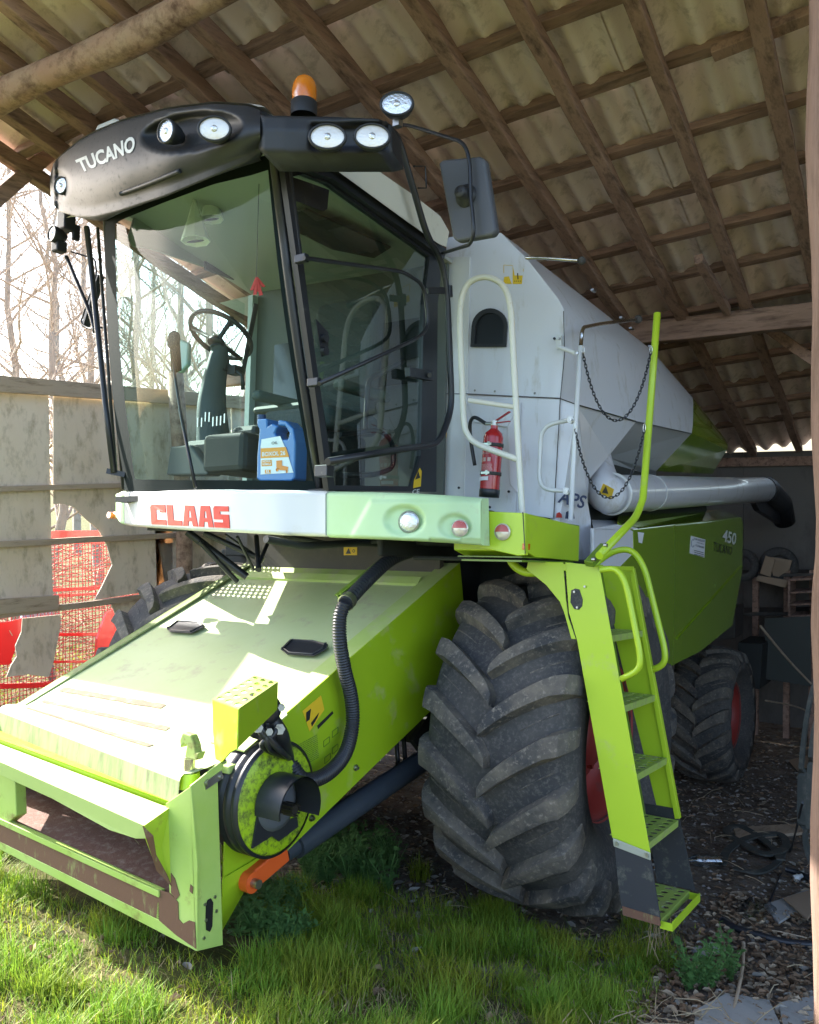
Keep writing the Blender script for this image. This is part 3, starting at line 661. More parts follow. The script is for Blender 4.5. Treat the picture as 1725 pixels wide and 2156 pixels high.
# true straight edges for the side plate
T0 = V3((FU1, -1.80, .955)); T1 = V3((FU1, -.12, 1.735))
low = [at(x, y, U=FU1) for x, y in ((981, 1317), (904, 1500), (760, 1640), (601, 1796), (520, 1862))]
sp = [T1]+low+[V3((FU1, -1.80, low[-1].z-.02)), T0]
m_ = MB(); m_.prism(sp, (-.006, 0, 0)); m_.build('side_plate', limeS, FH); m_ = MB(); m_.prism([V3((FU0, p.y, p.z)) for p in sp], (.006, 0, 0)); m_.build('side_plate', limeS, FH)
m_ = MB()  # lid: flanges on both sides, recessed cover between, rounded nose
E = (T1-T0).normalized(); NN = V3((1, 0, 0)).cross(E).normalized()
if NN.z < 0: NN = -NN
def lid(u, s, h=0): return V3((u, T0.y, T0.z))+E*s+NN*h
Ls = (T1-T0).length
m_.prism([lid(FU1-.001, -.0), lid(FU1-.001, Ls), lid(FU1-.115, Ls), lid(FU1-.115, 0)], NN*-.01); m_.build('flange', limeT, FH, .003); m_ = MB()
m_.prism([lid(FU0+.001, 0), lid(FU0+.001, Ls), lid(FU0+.06, Ls), lid(FU0+.06, 0)], NN*-.01)
m_.build('flange', limeT, FH, .003)
P = []
MP0 = at(415, 2003, U=FU1+.03); MP1 = at(402, 1655, U=FU1+.03); MPN = V3((1, 0, 0)).cross(MP1-MP0).normalized()
if MPN.y < 0: MPN = -MPN
def mv(x, y, V=None):
    off = 0 if V is None else V
    d = CM @ _ray(x, y); o = MP0+MPN*off; return CAMM+d*((o-CAMM).dot(MPN)/d.dot(MPN))
UE = lambda v: FU1-.116 if v > -1.78 else (FU1-.02 if v > -1.96 else FU1-.05)
prof_ = [lid(0, s_, h_) for s_, h_ in ((Ls*.86, -.02), (Ls*.6, -.018), (Ls*.35, -.014), (.2, -.006))]+[V3((0, v, z)) for v, z in ((-1.72, .995), (-1.80, .968), (-1.88, .955), (-1.95, .948), (-1.975, .942), (-1.988, .932), (-1.992, .918), (-2.004, .825))]
def warp(p):
    k = max(0, (FU1-p.x)/1.56)*min(1, max(0, (-1.60-p.y)/.35)); return V3((p.x, p.y+.19*k, p.z+.055*k))
for q in prof_: P.append([V3((u, q.y, q.z)) for u in (FU0, -.2, .3, UE(q.y))])
P = [[warp(p) for p in r_] for r_ in P]; P[-1] = [q+V3((0, -.006, -.085)) for q in P[-2]]; m_.grid(P[-2:], False); NB = [P[-1][0], P[-1][-1]]; m_.build('nose_face', mat('shaded_dirty_nose', (.20, .26, .10), .7, dust=(.13, .14, .08), dustamt=.5, scale=12, col2=(.30, .37, .17), c2scale=10, grain=(2, 2, .35)), FH); m_ = MB(); m_.grid(P[:-1]); m_.build('cover', mat('lime_sunbleached_cover', (.44, .51, .27), .6, dust=(.38, .33, .25), dustamt=.38, scale=5, col2=(.40, .47, .22), c2scale=2, bump=.04, bscale=30), FH)  # nose face colour darkened to read as shaded; its streaks are dirt
m_ = MB()
for s_, a_ in ((-1.86, .8), (-1.70, .75), (-1.55, .6)):   # dirt bands where ribs were
    P = []
    for i in range(20):
        u = FU0+.12+(1.28*a_)*i/19
        v1_, v2_ = s_-.014-.006*random.random(), s_+.014+.008*random.random()
        zz = lambda v: interp(v, [(-2.0, .940), (-1.95, .948), (-1.88, .955), (-1.80, .968), (-1.72, .995)]) if v < -1.72 else interp(v, [(-1.72, .995), (lid(0, .2, -.006).y, lid(0, .2, -.006).z), (lid(0, Ls*.35, -.014).y, lid(0, Ls*.35, -.014).z)])
        P.append([warp(V3((u, v1_, zz(v1_)+.003))), warp(V3((u, v2_, zz(v2_)+.003)))])
    m_.grid(P)
m_.build('dirt_band', mat('dried_dirt', (.15, .11, .075), .95, dust=(.36, .40, .20), dustamt=.5, scale=16), FH)
m_ = MB(); m_.prism([lid(FU0+.06, Ls*.86, -.006), lid(FU1-.12, Ls*.86, -.006), lid(FU1-.12, Ls*.885, .012), lid(FU0+.06, Ls*.885, .012)], NN*-.02)
m_.prism([lid(FU0+.06, Ls*.885, -.03), lid(FU1-.12, Ls*.885, -.03), lid(FU1-.12, Ls*1.0, .0), lid(FU0+.06, Ls*1.0, .0)], NN*-.02)
m_.build('rear_rib', limeT, FH)
def hatch(px):
    c = [ft(x, y) for x, y in px]; m_ = MB(); m_.prism([p+NN*.004 for p in c], NN*.006)
    cc = sum(c, V3())/len(c); m_.tube([cc+(p-cc)*.86+NN*.012 for p in c+[c[0], c[1]]], .005, 6)
    for k in (0, len(c)//2): m_.cyl(c[k]*.9+cc*.1+NN*.01, c[k]*.9+cc*.1+NN*.018, .007, 8)
    m_.build('inspection_hatch', blackm, FH, .003)
hatch([(352, 1326), (374, 1309), (420, 1311), (433, 1321), (404, 1336), (360, 1333)])
hatch([(592, 1370), (612, 1349), (662, 1352), (692, 1360), (688, 1369), (662, 1384), (606, 1380)])
m_ = MB()
for x, y in ((748, 1616), (655, 1722), (655, 1722)):
    p = at(x, y, U=FU1); m_.cyl(p, p+V3((.008, 0, 0)), .014, 10); m_.cyl(p+V3((.008, 0, 0)), p+V3((.018, 0, 0)), .009, 6)
m_.build('bolt', steel, FH)
# decals on the side
m_ = MB(); m_.prism(mpoly([(637, 1497), (676, 1464), (683, 1494), (652, 1540)], U=FU1+.001), (.0012, 0, 0)); dc = m_.build('warning_sticker', yel, FH)
m_ = MB(); m_.prism(mpoly([(645, 1500), (655, 1492), (652, 1515), (645, 1520)], U=FU1+.0028), (.0008, 0, 0)); m_.prism(mpoly([(655, 1522), (668, 1512), (672, 1500), (666, 1515), (657, 1530)], U=FU1+.0028), (.0008, 0, 0)); m_.build('sticker_print', letb, dc)
m_ = MB(); m_.prism(mpoly([(668, 1528), (700, 1497), (702, 1502), (670, 1535)], U=FU1+.001), (.0012, 0, 0)); m_.build('decal_header', letb, FH)
m_ = MB(); bl, br, tl = at(625, 1622, U=FU1+.002), at(672, 1595, U=FU1+.002), at(668, 1540, U=FU1+.002)
tl = bl+(at(668, 1545, U=FU1+.002)-at(672, 1595, U=FU1+.002)); lines_block(m_, bl, br, tl, 13, V3((0, 0, 0)), .4, 4)
for (x0, y0) in ((682, 1560), (700, 1540), (700, 1575), (684, 1595)):
    q = mpoly([(x0, y0), (x0+12, y0-9), (x0+12, y0+3), (x0, y0+13)], U=FU1+.002)
    for i in range(4): m_.beam(q[i], q[(i+1) % 4], .002, .002)
m_.build('decal_print', greenink, FH)
# drive disc, shield and stub shaft
pc = at(578, 1722, U=FU1+.05)
DC = D.objects.new('drive_cover', None); scene.collection.objects.link(DC); DC.parent = FH
c0 = at(574, 1680, U=FU1+.075); r0 = .21
m_ = MB(); m_.lathe(c0+V3((-.02, 0, 0)), (1, 0, 0), [(r0, -.09), (r0+.012, -.09), (r0+.012, -.035), (r0+.006, -.03), (r0+.006, -.024), (r0+.012, -.02), (r0+.012, .0), (r0+.004, .008), (r0+.004, .016), (r0+.012, .022), (r0+.012, .04), (r0, .045)], 48); m_.build('rim_band', blackm, DC)
m_ = MB(); m_.lathe(c0, (1, 0, 0), [(.001, .0), (r0, .0), (r0+.004, .018), (r0-.008, .026), (.10, .030), (.001, .030)], 48)
m_.build('disc', mat('oil_speckled_lime', (.33, .50, .012), .4, dust=(.02, .022, .015), dustamt=.62, scale=38, coat=.2), DC)
c1 = at(580, 1690, U=FU1+.105)
m_ = MB(); m_.lathe(c1, (1, 0, 0), [(.001, .0), (.105, .0), (.105, .012), (.08, .02), (.001, .02)], 28); m_.build('gearbox_face', mat('slate_paint', (.09, .10, .12), .4), DC)
m_ = MB(); P = []
for i in range(17):
    a = math.radians(-25+i*13.5); P.append([c1+V3((.005, 0, 0))+V3((0, math.cos(a), math.sin(a)))*.112, c1+V3((.13, 0, 0))+V3((0, math.cos(a), math.sin(a)))*.112])
m_.grid(P); m_.grid([[q+(q-c1-V3(((q-c1).x, 0, 0)))*.05 for q in r] for r in P])
m_.prism([c1+V3((.0, .0, -.08)), c1+V3((.0, -.10, -.02)), c1+V3((.0, -.125, -.14)), c1+V3((.0, -.02, -.12)), c1+V3((.0, .02, -.15)), c1+V3((.0, .13, -.12)), c1+V3((.0, .12, -.08))], (.008, 0, 0))
m_.build('shaft_shield', blackm, DC)
m_ = MB(); m_.cyl(c1+V3((.0, 0, -.01)), c1+V3((.10, 0, -.01)), .022, 20)
for k in range(10):
    a = 2*math.pi*k/10; p = c1+V3((.05, 0, -.01))+V3((0, math.cos(a), math.sin(a)))*.022; m_.beam(p, p+V3((.06, 0, 0)), .006, .006)
m_.build('stub_shaft', mat('greasy_shaft', (.05, .045, .04), .4, .6), DC)
m_ = MB(); put_text(m_, 'R,5', at(568, 1686, U=FU1+.087), at(585, 1680, U=FU1+.087), at(566, 1676, U=FU1+.087)); m_.build('chalk_mark', letw, DC)
m_ = MB()
for x, y in ((544, 1728), (546, 1785), (566, 1796)):
    p = at(x, y, U=FU1+.075); m_.cyl(p, p+V3((.012, 0, 0)), .008, 8)
m_.build('bolt', steel, DC)
# bracket box with holes
q = [at(x, y, V=-1.55) for x, y in ((447, 1471), (503, 1492), (510, 1590))]
BR = D.objects.new('coupler_bracket', None); scene.collection.objects.link(BR); BR.parent = FH
b0 = at(447, 1472, Z=1.30); b1 = at(503, 1492, Z=1.30); b2 = at(586, 1435, Z=1.30); b3 = b0+(b2-b1)
m_ = MB(); m_.perf(b0, b1-b0, b3-b0, 3, 6, V3((0, 0, -.004)), .33)
m_.build('perforated_top', mat('pale_bracket', (.30, .40, .10), .5, dust=(.3, .32, .18), dustamt=.3, scale=14), BR)
dn = V3((0, 0, 1))
m_ = MB(); zb = lambda p: V3((p.x, p.y, p.z))
m_.prism([b0, b1, b1-dn*.115, b1.lerp(b0, .25)-dn*.135, b1.lerp(b0, .55)-dn*.175, b0.lerp(b1, .2)-dn*.175, b0.lerp(b1, .05)-dn*.09], (0, .005, 0))
m_.prism([b1, b2, b2-dn*.10, b1-dn*.115], (-.005, 0, 0)); m_.prism([b3, b2, b2-dn*.1, b3-dn*.1], (0, -.005, 0))
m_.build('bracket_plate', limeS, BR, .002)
m_ = MB(); sx = T0+V3((0, .02, .01)); m_.prism([lid(FU1-.14, .06, .03), lid(FU1+.04, .06, .02), lid(FU1+.06, .30, .03), lid(FU1-.02, .36, .03), lid(FU1-.14, .30, .04)], (0, 0, .006)); m_.build('mounting_lug', limeT, BR)
# hydraulic multicoupler
cc = at(548, 1504, U=.93); fd = (V3((1, -.55, .1))).normalized()
MC = D.objects.new('hydraulic_coupler', None); scene.collection.objects.link(MC); MC.parent = FH
m_ = MB(); m_.lathe(cc-fd*.02, fd, [(.001, 0), (.086, 0), (.094, .008), (.094, .034), (.078, .044), (.076, .062), (.001, .062)], 26, sx=.8); m_.lathe(cc+V3((0, 0, .025)), fd, [(.055, .03), (.057, .085), (.038, .10), (.001, .10)], 18); m_.build('coupler_body', hose, MC)
m_ = MB(); x_, y_, z_ = frame(fd)
for (a, b, r, l) in ((.0, .05, .013, .125), (-.05, .03, .011, .10), (-.045, -.05, .016, .095), (.0, -.055, .011, .11), (.045, .01, .018, .14), (.05, -.035, .014, .135)):
    p = cc+x_*a+y_*b; m_.cyl(p+fd*.03, p+fd*l, r, 6); m_.cyl(p+fd*(l*.7), p+fd*(l+.008), r*1.35, 6)
m_.build('fitting', darksteel, MC)
m_ = MB()
for (a, b, e) in ((-.03, -.035, (.01, -.02, -.11)), (.0, -.03, (.03, .0, -.12)), (.03, .0, (.05, .03, -.12)), (.02, -.03, (.05, .05, -.14))):
    p = cc+x_*a+y_*b+fd*.085; m_.tube(catmull([p, p+V3((.012, -.012, -.03)), cc+fd*.06+V3(e), at(612, 1600, U=.93)], 6), .011, 8)
m_.build('pipe', blackm, MC)
m_ = MB(); m_.tube(catmull([cc+fd*.05+V3((.02, .02, -.02)), cc+fd*.06+V3((.03, .06, -.08)), at(604, 1590, U=.94), at(622, 1625, U=.95)], 6), lambda i: .034-.0005*i, 12)
m_.build('hose_boot', blackm, MC)
# corrugated hose from coupler up to the platform underside
HP = [at(x, y, U=u) for x, y, u in ((612, 1608, .94), (640, 1642, .97), (685, 1632, .97), (725, 1590, .95), (742, 1530, .93), (740, 1470, .93), (726, 1410, .93), (716, 1350, .93), (716, 1300, .93), (726, 1270, .94))]
path = catmull(HP, 34); m_ = MB()
# even resample
tot = [0]
for a, b in zip(path, path[1:]): tot.append(tot[-1]+(b-a).length)
def resample(path, n):
    tot = [0]
    for a, b in zip(path, path[1:]): tot.append(tot[-1]+(b-a).length)
    out = []; j = 0
    for i in range(n):
        s_ = tot[-1]*i/(n-1)
        while j < len(path)-2 and tot[j+1] < s_: j += 1
        out.append(path[j].lerp(path[j+1], (s_-tot[j])/max(1e-9, tot[j+1]-tot[j])))
    return out
rp = resample(path, 361); m_.tube(rp, lambda i: .029+(.0032 if i % 4 in (1, 2) else -.0008), 12); m_.build('corrugated_hose', hose, FH)
HP2 = [at(726, 1272, U=.94), at(770, 1225, U=.90), at(820, 1180, U=.86), at(862, 1162, U=.83), at(900, 1158, U=.8)]
rp = resample(catmull(HP2, 30), 161); m_ = MB(); m_.tube(rp, lambda i: (.031+(.003 if i % 4 in (1, 2) else -.0006)) if i < 118 else .033, 12); m_.build('corrugated_hose', hose, FH)
m_ = MB(); a, b = rp[2], rp[8]; m_.cyl(a, b, .039, 16); m_.build('hose_collar', steel, FH)
m_ = MB(); a, b = at(712, 1252, U=.90), at(834, 1155, U=.80); m_.beam(a, b, .035, .006, V3((0, -1, .5))); m_.beam(a+V3((0, .0, -.012)), b+V3((0, 0, -.012)), .006, .03, V3((0, -1, .5))); m_.build('hose_support', dkgreen, FH)
m_ = MB(); m_.tube([at(x, y, U=.75) for x, y in ((850, 1140), (900, 1158), (960, 1150), (1000, 1165))], .035, 12, .03); m_.tube([at(x, y, U=.6) for x, y in ((560, 1135), (640, 1150), (760, 1142), (860, 1150))], .018, 8, .05); m_.tube([at(x, y, V=-.6) for x, y in ((600, 1128), (700, 1147), (800, 1138), (980, 1148))], .014, 8, .05)
m_.build('under_cab_hose', blackf, CH)
m_ = MB()
for p, q, r in (((395, 1120), (520, 1215), .022), ((430, 1122), (555, 1180), .016), ((420, 1140), (500, 1225), .014), ((545, 1200), (540, 1130), .014), ((540, 1200), (570, 1130), .010), ((500, 1130), (535, 1200), .008), ((475, 1125), (540, 1170), .006)):
    m_.cyl(at(*p, V=-.95), at(*q, V=-.75), r, 10)
m_.build('support_strut', blackm, CH)
# mouth frame of the feeder house
MF = D.objects.new('mouth_frame', None); scene.collection.objects.link(MF); MF.parent = FH
VF = at(415, 2003, U=FU1+.03).y; UO = FU1+.03
print('mouth front V', VF)
# near column: L section, front plate and side plate
fr = [mv(*p) for p in ((349, 1692), (402, 1655), (415, 1820), (415, 2003), (328, 1940), (332, 1900), (357, 1880), (352, 1790))]
m_ = MB(); m_.prism(fr, (0, .008, 0)); cf = m_.build('column_front', limeW, MF, .002)
sd = [at(*p, U=UO) for p in ((402, 1655), (466, 1604), (472, 1612), (459, 1640), (470, 1990), (415, 2003))]
m_ = MB(); m_.prism([p for p in sd], (-.008, 0, 0)); m_.build('column_side', limeW, MF, .002)
m_ = MB(); rp_ = [mv(*p, V=-.003) for p in ((334, 1873), (357, 1880), (375, 1900), (376, 1935), (385, 1945), (398, 1938), (410, 1942), (413, 1998), (372, 1970), (335, 1938))]
m_.prism(rp_, (0, .002, 0)); m_.prism([mv(*p, V=-.003) for p in ((360, 1838), (368, 1850), (378, 1885), (370, 1895), (360, 1880))], (0, .002, 0)); m_.prism([mv(*p, V=-.003) for p in ((401, 1862), (406, 1868), (405, 1882), (399, 1876))], (0, .002, 0)); m_.build('rust_patch', ruststreak, MF)
m_ = MB(); m_.prism([at(*p, U=UO+.002) for p in ((437, 1895), (444, 1891), (449, 1900), (447, 1950), (442, 1962), (434, 1958), (433, 1930), (434, 1905))], (.0015, 0, 0)); m_.build('slot', mat('slot_dark', (.006, .006, .006), .9), MF)
m_ = MB()
for x, y in ((437, 1647), (463, 1635)): p = at(x, y, U=UO); m_.cyl(p, p+V3((.012, 0, 0)), .014 if x < 450 else .008, 10)
p0, p1 = at(432, 1655, U=UO+.002), at(468, 1630, U=UO+.002); m_.beam(p0, p1, .004, .03)
m_.build('hinge_bolt', steel, MF)
for x, y in ((431, 1904), (452, 1888), (455, 1918), (433, 1937), (429, 1975)): m_ = MB(); p = at(x, y, U=UO); m_.cyl(p, p+V3((.005, 0, 0)), .006, 8); m_.build('bolt', steel, MF)
m_ = MB(); m_.tube([at(*p, U=UO-.12) for p in ((458, 1650), (462, 1720), (468, 1810), (474, 1815), (520, 1785))], .004, 6, .02); m_.build('bent_rod', steel, MF)
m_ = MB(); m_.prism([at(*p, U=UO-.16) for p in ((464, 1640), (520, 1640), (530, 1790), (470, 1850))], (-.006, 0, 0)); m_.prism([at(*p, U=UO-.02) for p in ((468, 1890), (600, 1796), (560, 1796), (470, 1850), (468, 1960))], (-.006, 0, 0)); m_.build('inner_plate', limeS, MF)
m_ = MB(); p = at(486, 1776, U=UO-.15); m_.cyl(p, p+V3((.05, 0, 0)), .022, 14); m_.cyl(p+V3((.05, 0, 0)), p+V3((.075, 0, 0)), .013, 6); m_.build('pivot_bolt', steel, MF)
# far column
m_ = MB(); m_.prism([mv(*p) for p in ((-60, 1560), (-10, 1600), (32, 1648), (35, 1718), (0, 1745), (-60, 1720))], (0, .05, 0)); m_.build('column_front', limeW, MF, .004)
# top rail under the cover nose, hood plate, sill and rusty floor
m_ = MB(); m_.prism([mv(-70, 1531, V=.02), mv(350, 1690, V=.02), mv(350, 1699, V=.02), mv(-70, 1540, V=.02)], (0, .03, 0)); m_.quad([P0_+V3((0, .004, .003)) for P0_ in NB]+[mv(350, 1690, V=.02), mv(-70, 1531, V=.02)]); m_.build('nose_rail', limeS, MF)
H0, H1 = mv(-70, 1540, V=.01), mv(346, 1696, V=.01)
G0, G1 = mv(-70, 1572, V=-.10), mv(304, 1738, V=-.10)
m_ = MB(); m_.prism([H0, H1, G1, G0], (0, .004, -.008)); m_.prism([G0, G1, mv(308, 1766, V=-.09), mv(285, 1766, V=-.09), mv(230, 1748, V=-.09), mv(110, 1682, V=-.09), mv(-70, 1600, V=-.09)], (0, .006, 0)); m_.build('hood_plate', mat('lime_hood', (.46, .58, .20), .5, dust=(.30, .20, .12), dustamt=.2, scale=5, col2=(.42, .55, .18)), MF, .003)
m_ = MB(); m_.prism([H1, G1, mv(308, 1766, V=-.09), mv(332, 1830, V=-.03), mv(360, 1862, V=.0), mv(358, 1700, V=.004)], (-.006, 0, 0)); m_.build('cheek_plate', mat('lime_cheek', (.36, .50, .03), .45, dust=(.20, .10, .05), dustamt=.3, scale=6), MF)
m_ = MB(); m_.prism([G1+V3((0, -.008, 0)), mv(308, 1766, V=-.10), mv(330, 1834, V=-.04), mv(361, 1866, V=-.008), mv(350, 1840, V=-.02), mv(328, 1800, V=-.06), mv(322, 1760, V=-.09)], (0, .003, 0)); m_.build('rusty_edge', ruststreak, MF)
m_ = MB()
m_.prism([mv(-70, 1700), mv(334, 1886), mv(336, 1938), mv(-70, 1738)], (0, .006, 0)); m_.build('sill_front', ruststreak, MF)
m_ = MB(); m_.prism([mv(-70, 1738, V=-.002), mv(336, 1938, V=-.002), mv(415, 2003, V=-.002), mv(410, 2001, V=-.002), mv(-70, 1752, V=-.002)], (0, .03, 0)); m_.prism([mv(-70, 1692, V=-.01), mv(334, 1876, V=-.01), mv(334, 1890, V=-.01), mv(-70, 1704, V=-.01)], (0, .03, 0)); m_.build('sill_edge', limeW, MF, .003)
zf = mv(334, 1880).z
zl = mv(-70, 1700).z
m_ = MB(); f0, f1 = mv(-70, 1700), mv(346, 1886); m_.prism([f0, f1, V3((f1.x, f1.y+.62, f1.z+.10)), V3((f0.x, f0.y+.62, f0.z+.10))], (0, 0, -.008)); m_.build('rusty_floor', rust, MF)
m_ = MB(); m_.prism([V3((FU0, -1.83, .93)), V3((FU0, -1.83, .0+zl)), V3((FU0, -1.2, .62)), V3((FU0, -1.2, 1.15))], (.006, 0, 0)); m_.prism([V3((FU0, -1.35, .56)), V3((FU1-.02, -1.35, .56)), V3((FU1-.02, -1.35, 1.1)), V3((FU0, -1.35, 1.1))], (0, .01, 0)); m_.build('throat', blackf, MF)
m_ = MB(); a, b = at(30, 1668, V=-1.72), at(182, 1735, V=-1.72); m_.beam(a, b, .03, .022)
n_ = 26
for i in range(n_): p = a.lerp(b, (i+.5)/n_)-V3((0, .012, .012)); m_.box(p, (.007, .02, .012))
a2, b2 = at(240, 1745, V=-1.60), at(330, 1795, V=-1.60); m_.beam(a2, b2, .03, .02)
m_.build('feeder_slat', mat('worn_slat', (.30, .29, .26), .5, .6, dust=(.2, .17, .13), dustamt=.3), MF)
m_ = MB(); r_ = random.Random(3)
for i in range(160):
    p = at(r_.uniform(30, 330), 0, V=-1.6); p = V3((r_.uniform(FU0+.05, FU1-.1), r_.uniform(-1.75, -1.45), r_.uniform(.46, .66)))
    q = p+V3((r_.uniform(-.12, .12), r_.uniform(-.05, .05), r_.uniform(-.08, .03))); m_.tube([p, (p+q)/2+V3((0, 0, -.02)), q], .0015, 3)
s_ = m_.build('straw_wisps', mat('dry_straw', (.22, .17, .09), .9), MF)
# hook cylinder on the near corner
hb = at(400, 1650, V=-1.86)
m_ = MB(); p = at(398, 1646, V=-1.93); m_.cyl(p-V3((0, 0, .02)), p+V3((0, 0, .035)), .045, 20, .038); HK = m_.build('lock_pin', lime, MF, .003)
m_ = MB(); m_.cyl(p+V3((0, 0, .03)), p+V3((0, 0, .085)), .022, 18); m_.build('pin_rod', chrome, HK)
t_ = p+V3((0, 0, .085)); m_ = MB(); m_.prism([t_+V3(q) for q in ((-.03, 0, 0), (.035, 0, -.002), (.05, 0, .03), (.03, 0, .025), (.02, 0, .055), (0, 0, .085), (-.045, 0, .09), (-.06, 0, .06), (-.055, 0, .03), (-.035, 0, .05), (-.02, 0, .045))], (0, .035, 0)); m_.build('hook', mat('chipped_hook', (.30, .40, .10), .6, dust=(.16, .07, .04), dustamt=.5, scale=25), HK, .005)
# side closing plates at corner top
m_ = MB(); m_.prism([T0+V3((-.16, -.02, -.0)), T0+V3((.03, -.02, -.0)), T0+V3((.03, .10, .01)), T0+V3((-.05, .14, .02)), T0+V3((-.16, .06, .012))], (0, 0, -.03)); m_.build('corner_gusset', limeT, MF, .004)
# lift cylinder with orange lock
m_ = MB(); a, b = at(600, 1795, U=.80), at(930, 1575, U=.80); L_ = b-a
m_.cyl(a+L_*.05, b, .055, 22); m_.cyl(a+L_*-.01, a+L_*.07, .04, 18); m_.cyl(b, b+L_*.4, .055, 18); LC = m_.build('lift_cylinder', mat('slate_cylinder', (.035, .045, .06), .45, dust=(.2, .2, .2), dustamt=.12, scale=30), FH)
m_ = MB(); a, b = at(522, 1855, U=.88), at(598, 1792, U=.88); m_.beam(a, b, .05, .075, V3((0, -.6, 1))); m_.cyl(a+V3((-.03, 0, 0)), a+V3((.03, 0, 0)), .04, 18); m_.build('cylinder_lock', orange, LC, .006)
m_ = MB(); m_.cyl(a+V3((0, 0, 0)), a+V3((.06, 0, 0)), .018, 14); m_.build('lock_pin', steel, LC)
m_ = MB(); m_.tube(catmull([at(835, 1560, U=.7), at(838, 1600, U=.72), at(842, 1640, U=.7)], 4), .012, 8); m_.tube(catmull([at(850, 1550, U=.72), at(853, 1600, U=.72), at(852, 1640, U=.72)], 4), .012, 8); m_.tube(catmull([at(836, 1632, U=.72), at(780, 1660, U=.72), at(730, 1700, U=.74)], 4), .008, 8); m_.build('hydraulic_hose', hose, FH)
m_ = MB(); m_.prism([at(*p, U=.75) for p in ((905, 1500), (965, 1500), (1010, 1640), (930, 1640), (870, 1560))], (-.03, 0, 0)); m_.build('cylinder_mount', blackf, FH)

def E_(name, par=None):
    o = D.objects.new(name, None); scene.collection.objects.link(o); o.parent = par or CH; return o
def lerpc(x, T):      # piecewise linear over rows (x, a, b, c...)
    if x <= T[0][0]: return T[0][1:]
    for p, q in zip(T, T[1:]):
        if x <= q[0]:
            t = (x-p[0])/(q[0]-p[0]); return tuple(a+(b-a)*t for a, b in zip(p[1:], q[1:]))
    return T[-1][1:]
def lerps(x, T):      # the same, smoothed
    n = 7; w_ = (T[-1][0]-T[0][0])*.05; acc = None
    for k in range(n):
        v = lerpc(x+w_*(k-3)/3, T); acc = v if acc is None else tuple(a+b for a, b in zip(acc, v))
    return tuple(a/n for a in acc)
# ---- front bumper
BT = [(246, 1038, 1092, -.86), (252, 1034, 1103, -1.0), (275, 1033, 1108, -1.13), (330, 1033, 1112, -1.21), (400, 1031, 1117, -1.26), (480, 1030, 1120, -1.27), (580, 1031, 1126, -1.24), (686, 1033, 1130, -1.17)]
def bandstrip(T, n, x0, x1, name, mt, par, bump=None, thick=.05):
    P = []
    for i in range(n+1):
        x = x0+(x1-x0)*i/n; yt, yb, v = lerpc(x, T); v = lerps(x, T)[2]
        col = [at(x, yt, V=v)+V3((0, .07, .004)), at(x, yt, V=v)+V3((0, .018, 0))]
        R_ = 22
        for k in range(R_+1):
            t = k/R_; y = yt+(yb-yt)*(.07+.88*t); vv = v
            if bump: vv += bump(x, y)
            col.append(at(x, y, V=vv))
        col += [at(x, yb, V=v)+V3((0, .02, 0)), at(x, yb, V=v)+V3((0, .08, 0))]
        P.append(col)
    m_ = MB(); m_.grid(P)
    for col in (P[0], P[-1]): m_.quad(col)
    return m_.build(name, mt, par)
BP = E_('front_bumper')
bandstrip(BT, 60, 262, 685, 'white_strip', white, BP)
bandstrip(BT, 12, 244, 261, 'end_cap', mint, BP)
m_ = MB()       # sign letters
def smooth_at(x, y): return at(x, y, V=lerps(x, BT)[2]-.004)
L_glyph = {'C': [[(0, 0), (1, 0), (1, .26), (.38, .26), (.38, .74), (.62, .74), (.62, .62), (1, .62), (1, 1), (.12, 1), (0, .88)]],
 'L': [[(0, 0), (1, 0), (1, .26), (.42, .26), (.42, 1), (0, 1)]],
 'A': [[(0, 0), (.34, 0), (.38, .24), (.5, .24), (.5, .42), (.42, .42), (.45, .74), (.5, .74), (.5, 1), (.22, 1)], [(1, 0), (.82, 1), (.5, 1), (.5, .74), (.57, .74), (.6, .42), (.5, .42), (.5, .24), (.63, .24), (.66, 0)]],
 'S': [[(0, 0), (1, 0), (1, .62), (.42, .62), (.42, .76), (1, .76), (1, 1), (.1, 1), (0, .9), (0, .38), (.6, .38), (.6, .25), (0, .25)]]}
def glyph(ch, x0, x1, yb0, yt0, yb1, yt1):
    for pl in L_glyph[ch]:
        ps = []
        n_ = len(pl)
        for i in range(n_):
            a, b = pl[i], pl[(i+1) % n_]
            ps.append(a)
        q = []
        for (a, b) in ps:
            x = x0+(x1-x0)*a+(0 if ch == 'A' else 0); yb = yb0+(yb1-yb0)*a; yt = yt0+(yt1-yt0)*a
            q.append(smooth_at(x-3*b+1.5, yb+(yt-yb)*b))
        m_.prism(q, (0, .004, 0))
for ch, x0, x1 in (('C', 317, 349), ('L', 352, 382), ('A', 384, 415), ('A', 417, 448), ('S', 450, 482)):
    f = lambda x: (1104+(x-317)/165*8, 1062+(x-317)/165*4)
    glyph(ch, x0, x1, f(x0)[0], f(x0)[1], f(x1)[0], f(x1)[1])
m_.build('brand_letters', claasred, BP)
GT2 = [(688, 1034, 1131, -1.17), (760, 1035, 1134, -1.15), (850, 1038, 1138, -1.11), (940, 1043, 1143, -1.04), (1012, 1049, 1148, -.94)]
def dish(x, y):
    d = 0
    for cx, cy, rx, ry, dep in ((852, 1096, 45, 34, .032), (958, 1108, 36, 27, .028)):
        q = ((x-cx)/rx)**2+((y-cy)/ry)**2
        if q < 1: d += dep*min(1, (1-q)*2.2)*(.5+.5*(x-cx+rx)/(2*rx))
    l_ = (x-745)-(1112-y)*.55           # raised facet left edge
    if 1052 < y and l_ > 0 and y < 1136: d -= .014*min(1, l_/8)*min(1, (y-1052)/5)
    return d
bandstrip(GT2, 110, 688, 1012, 'corner_panel', mint, BP, dish)
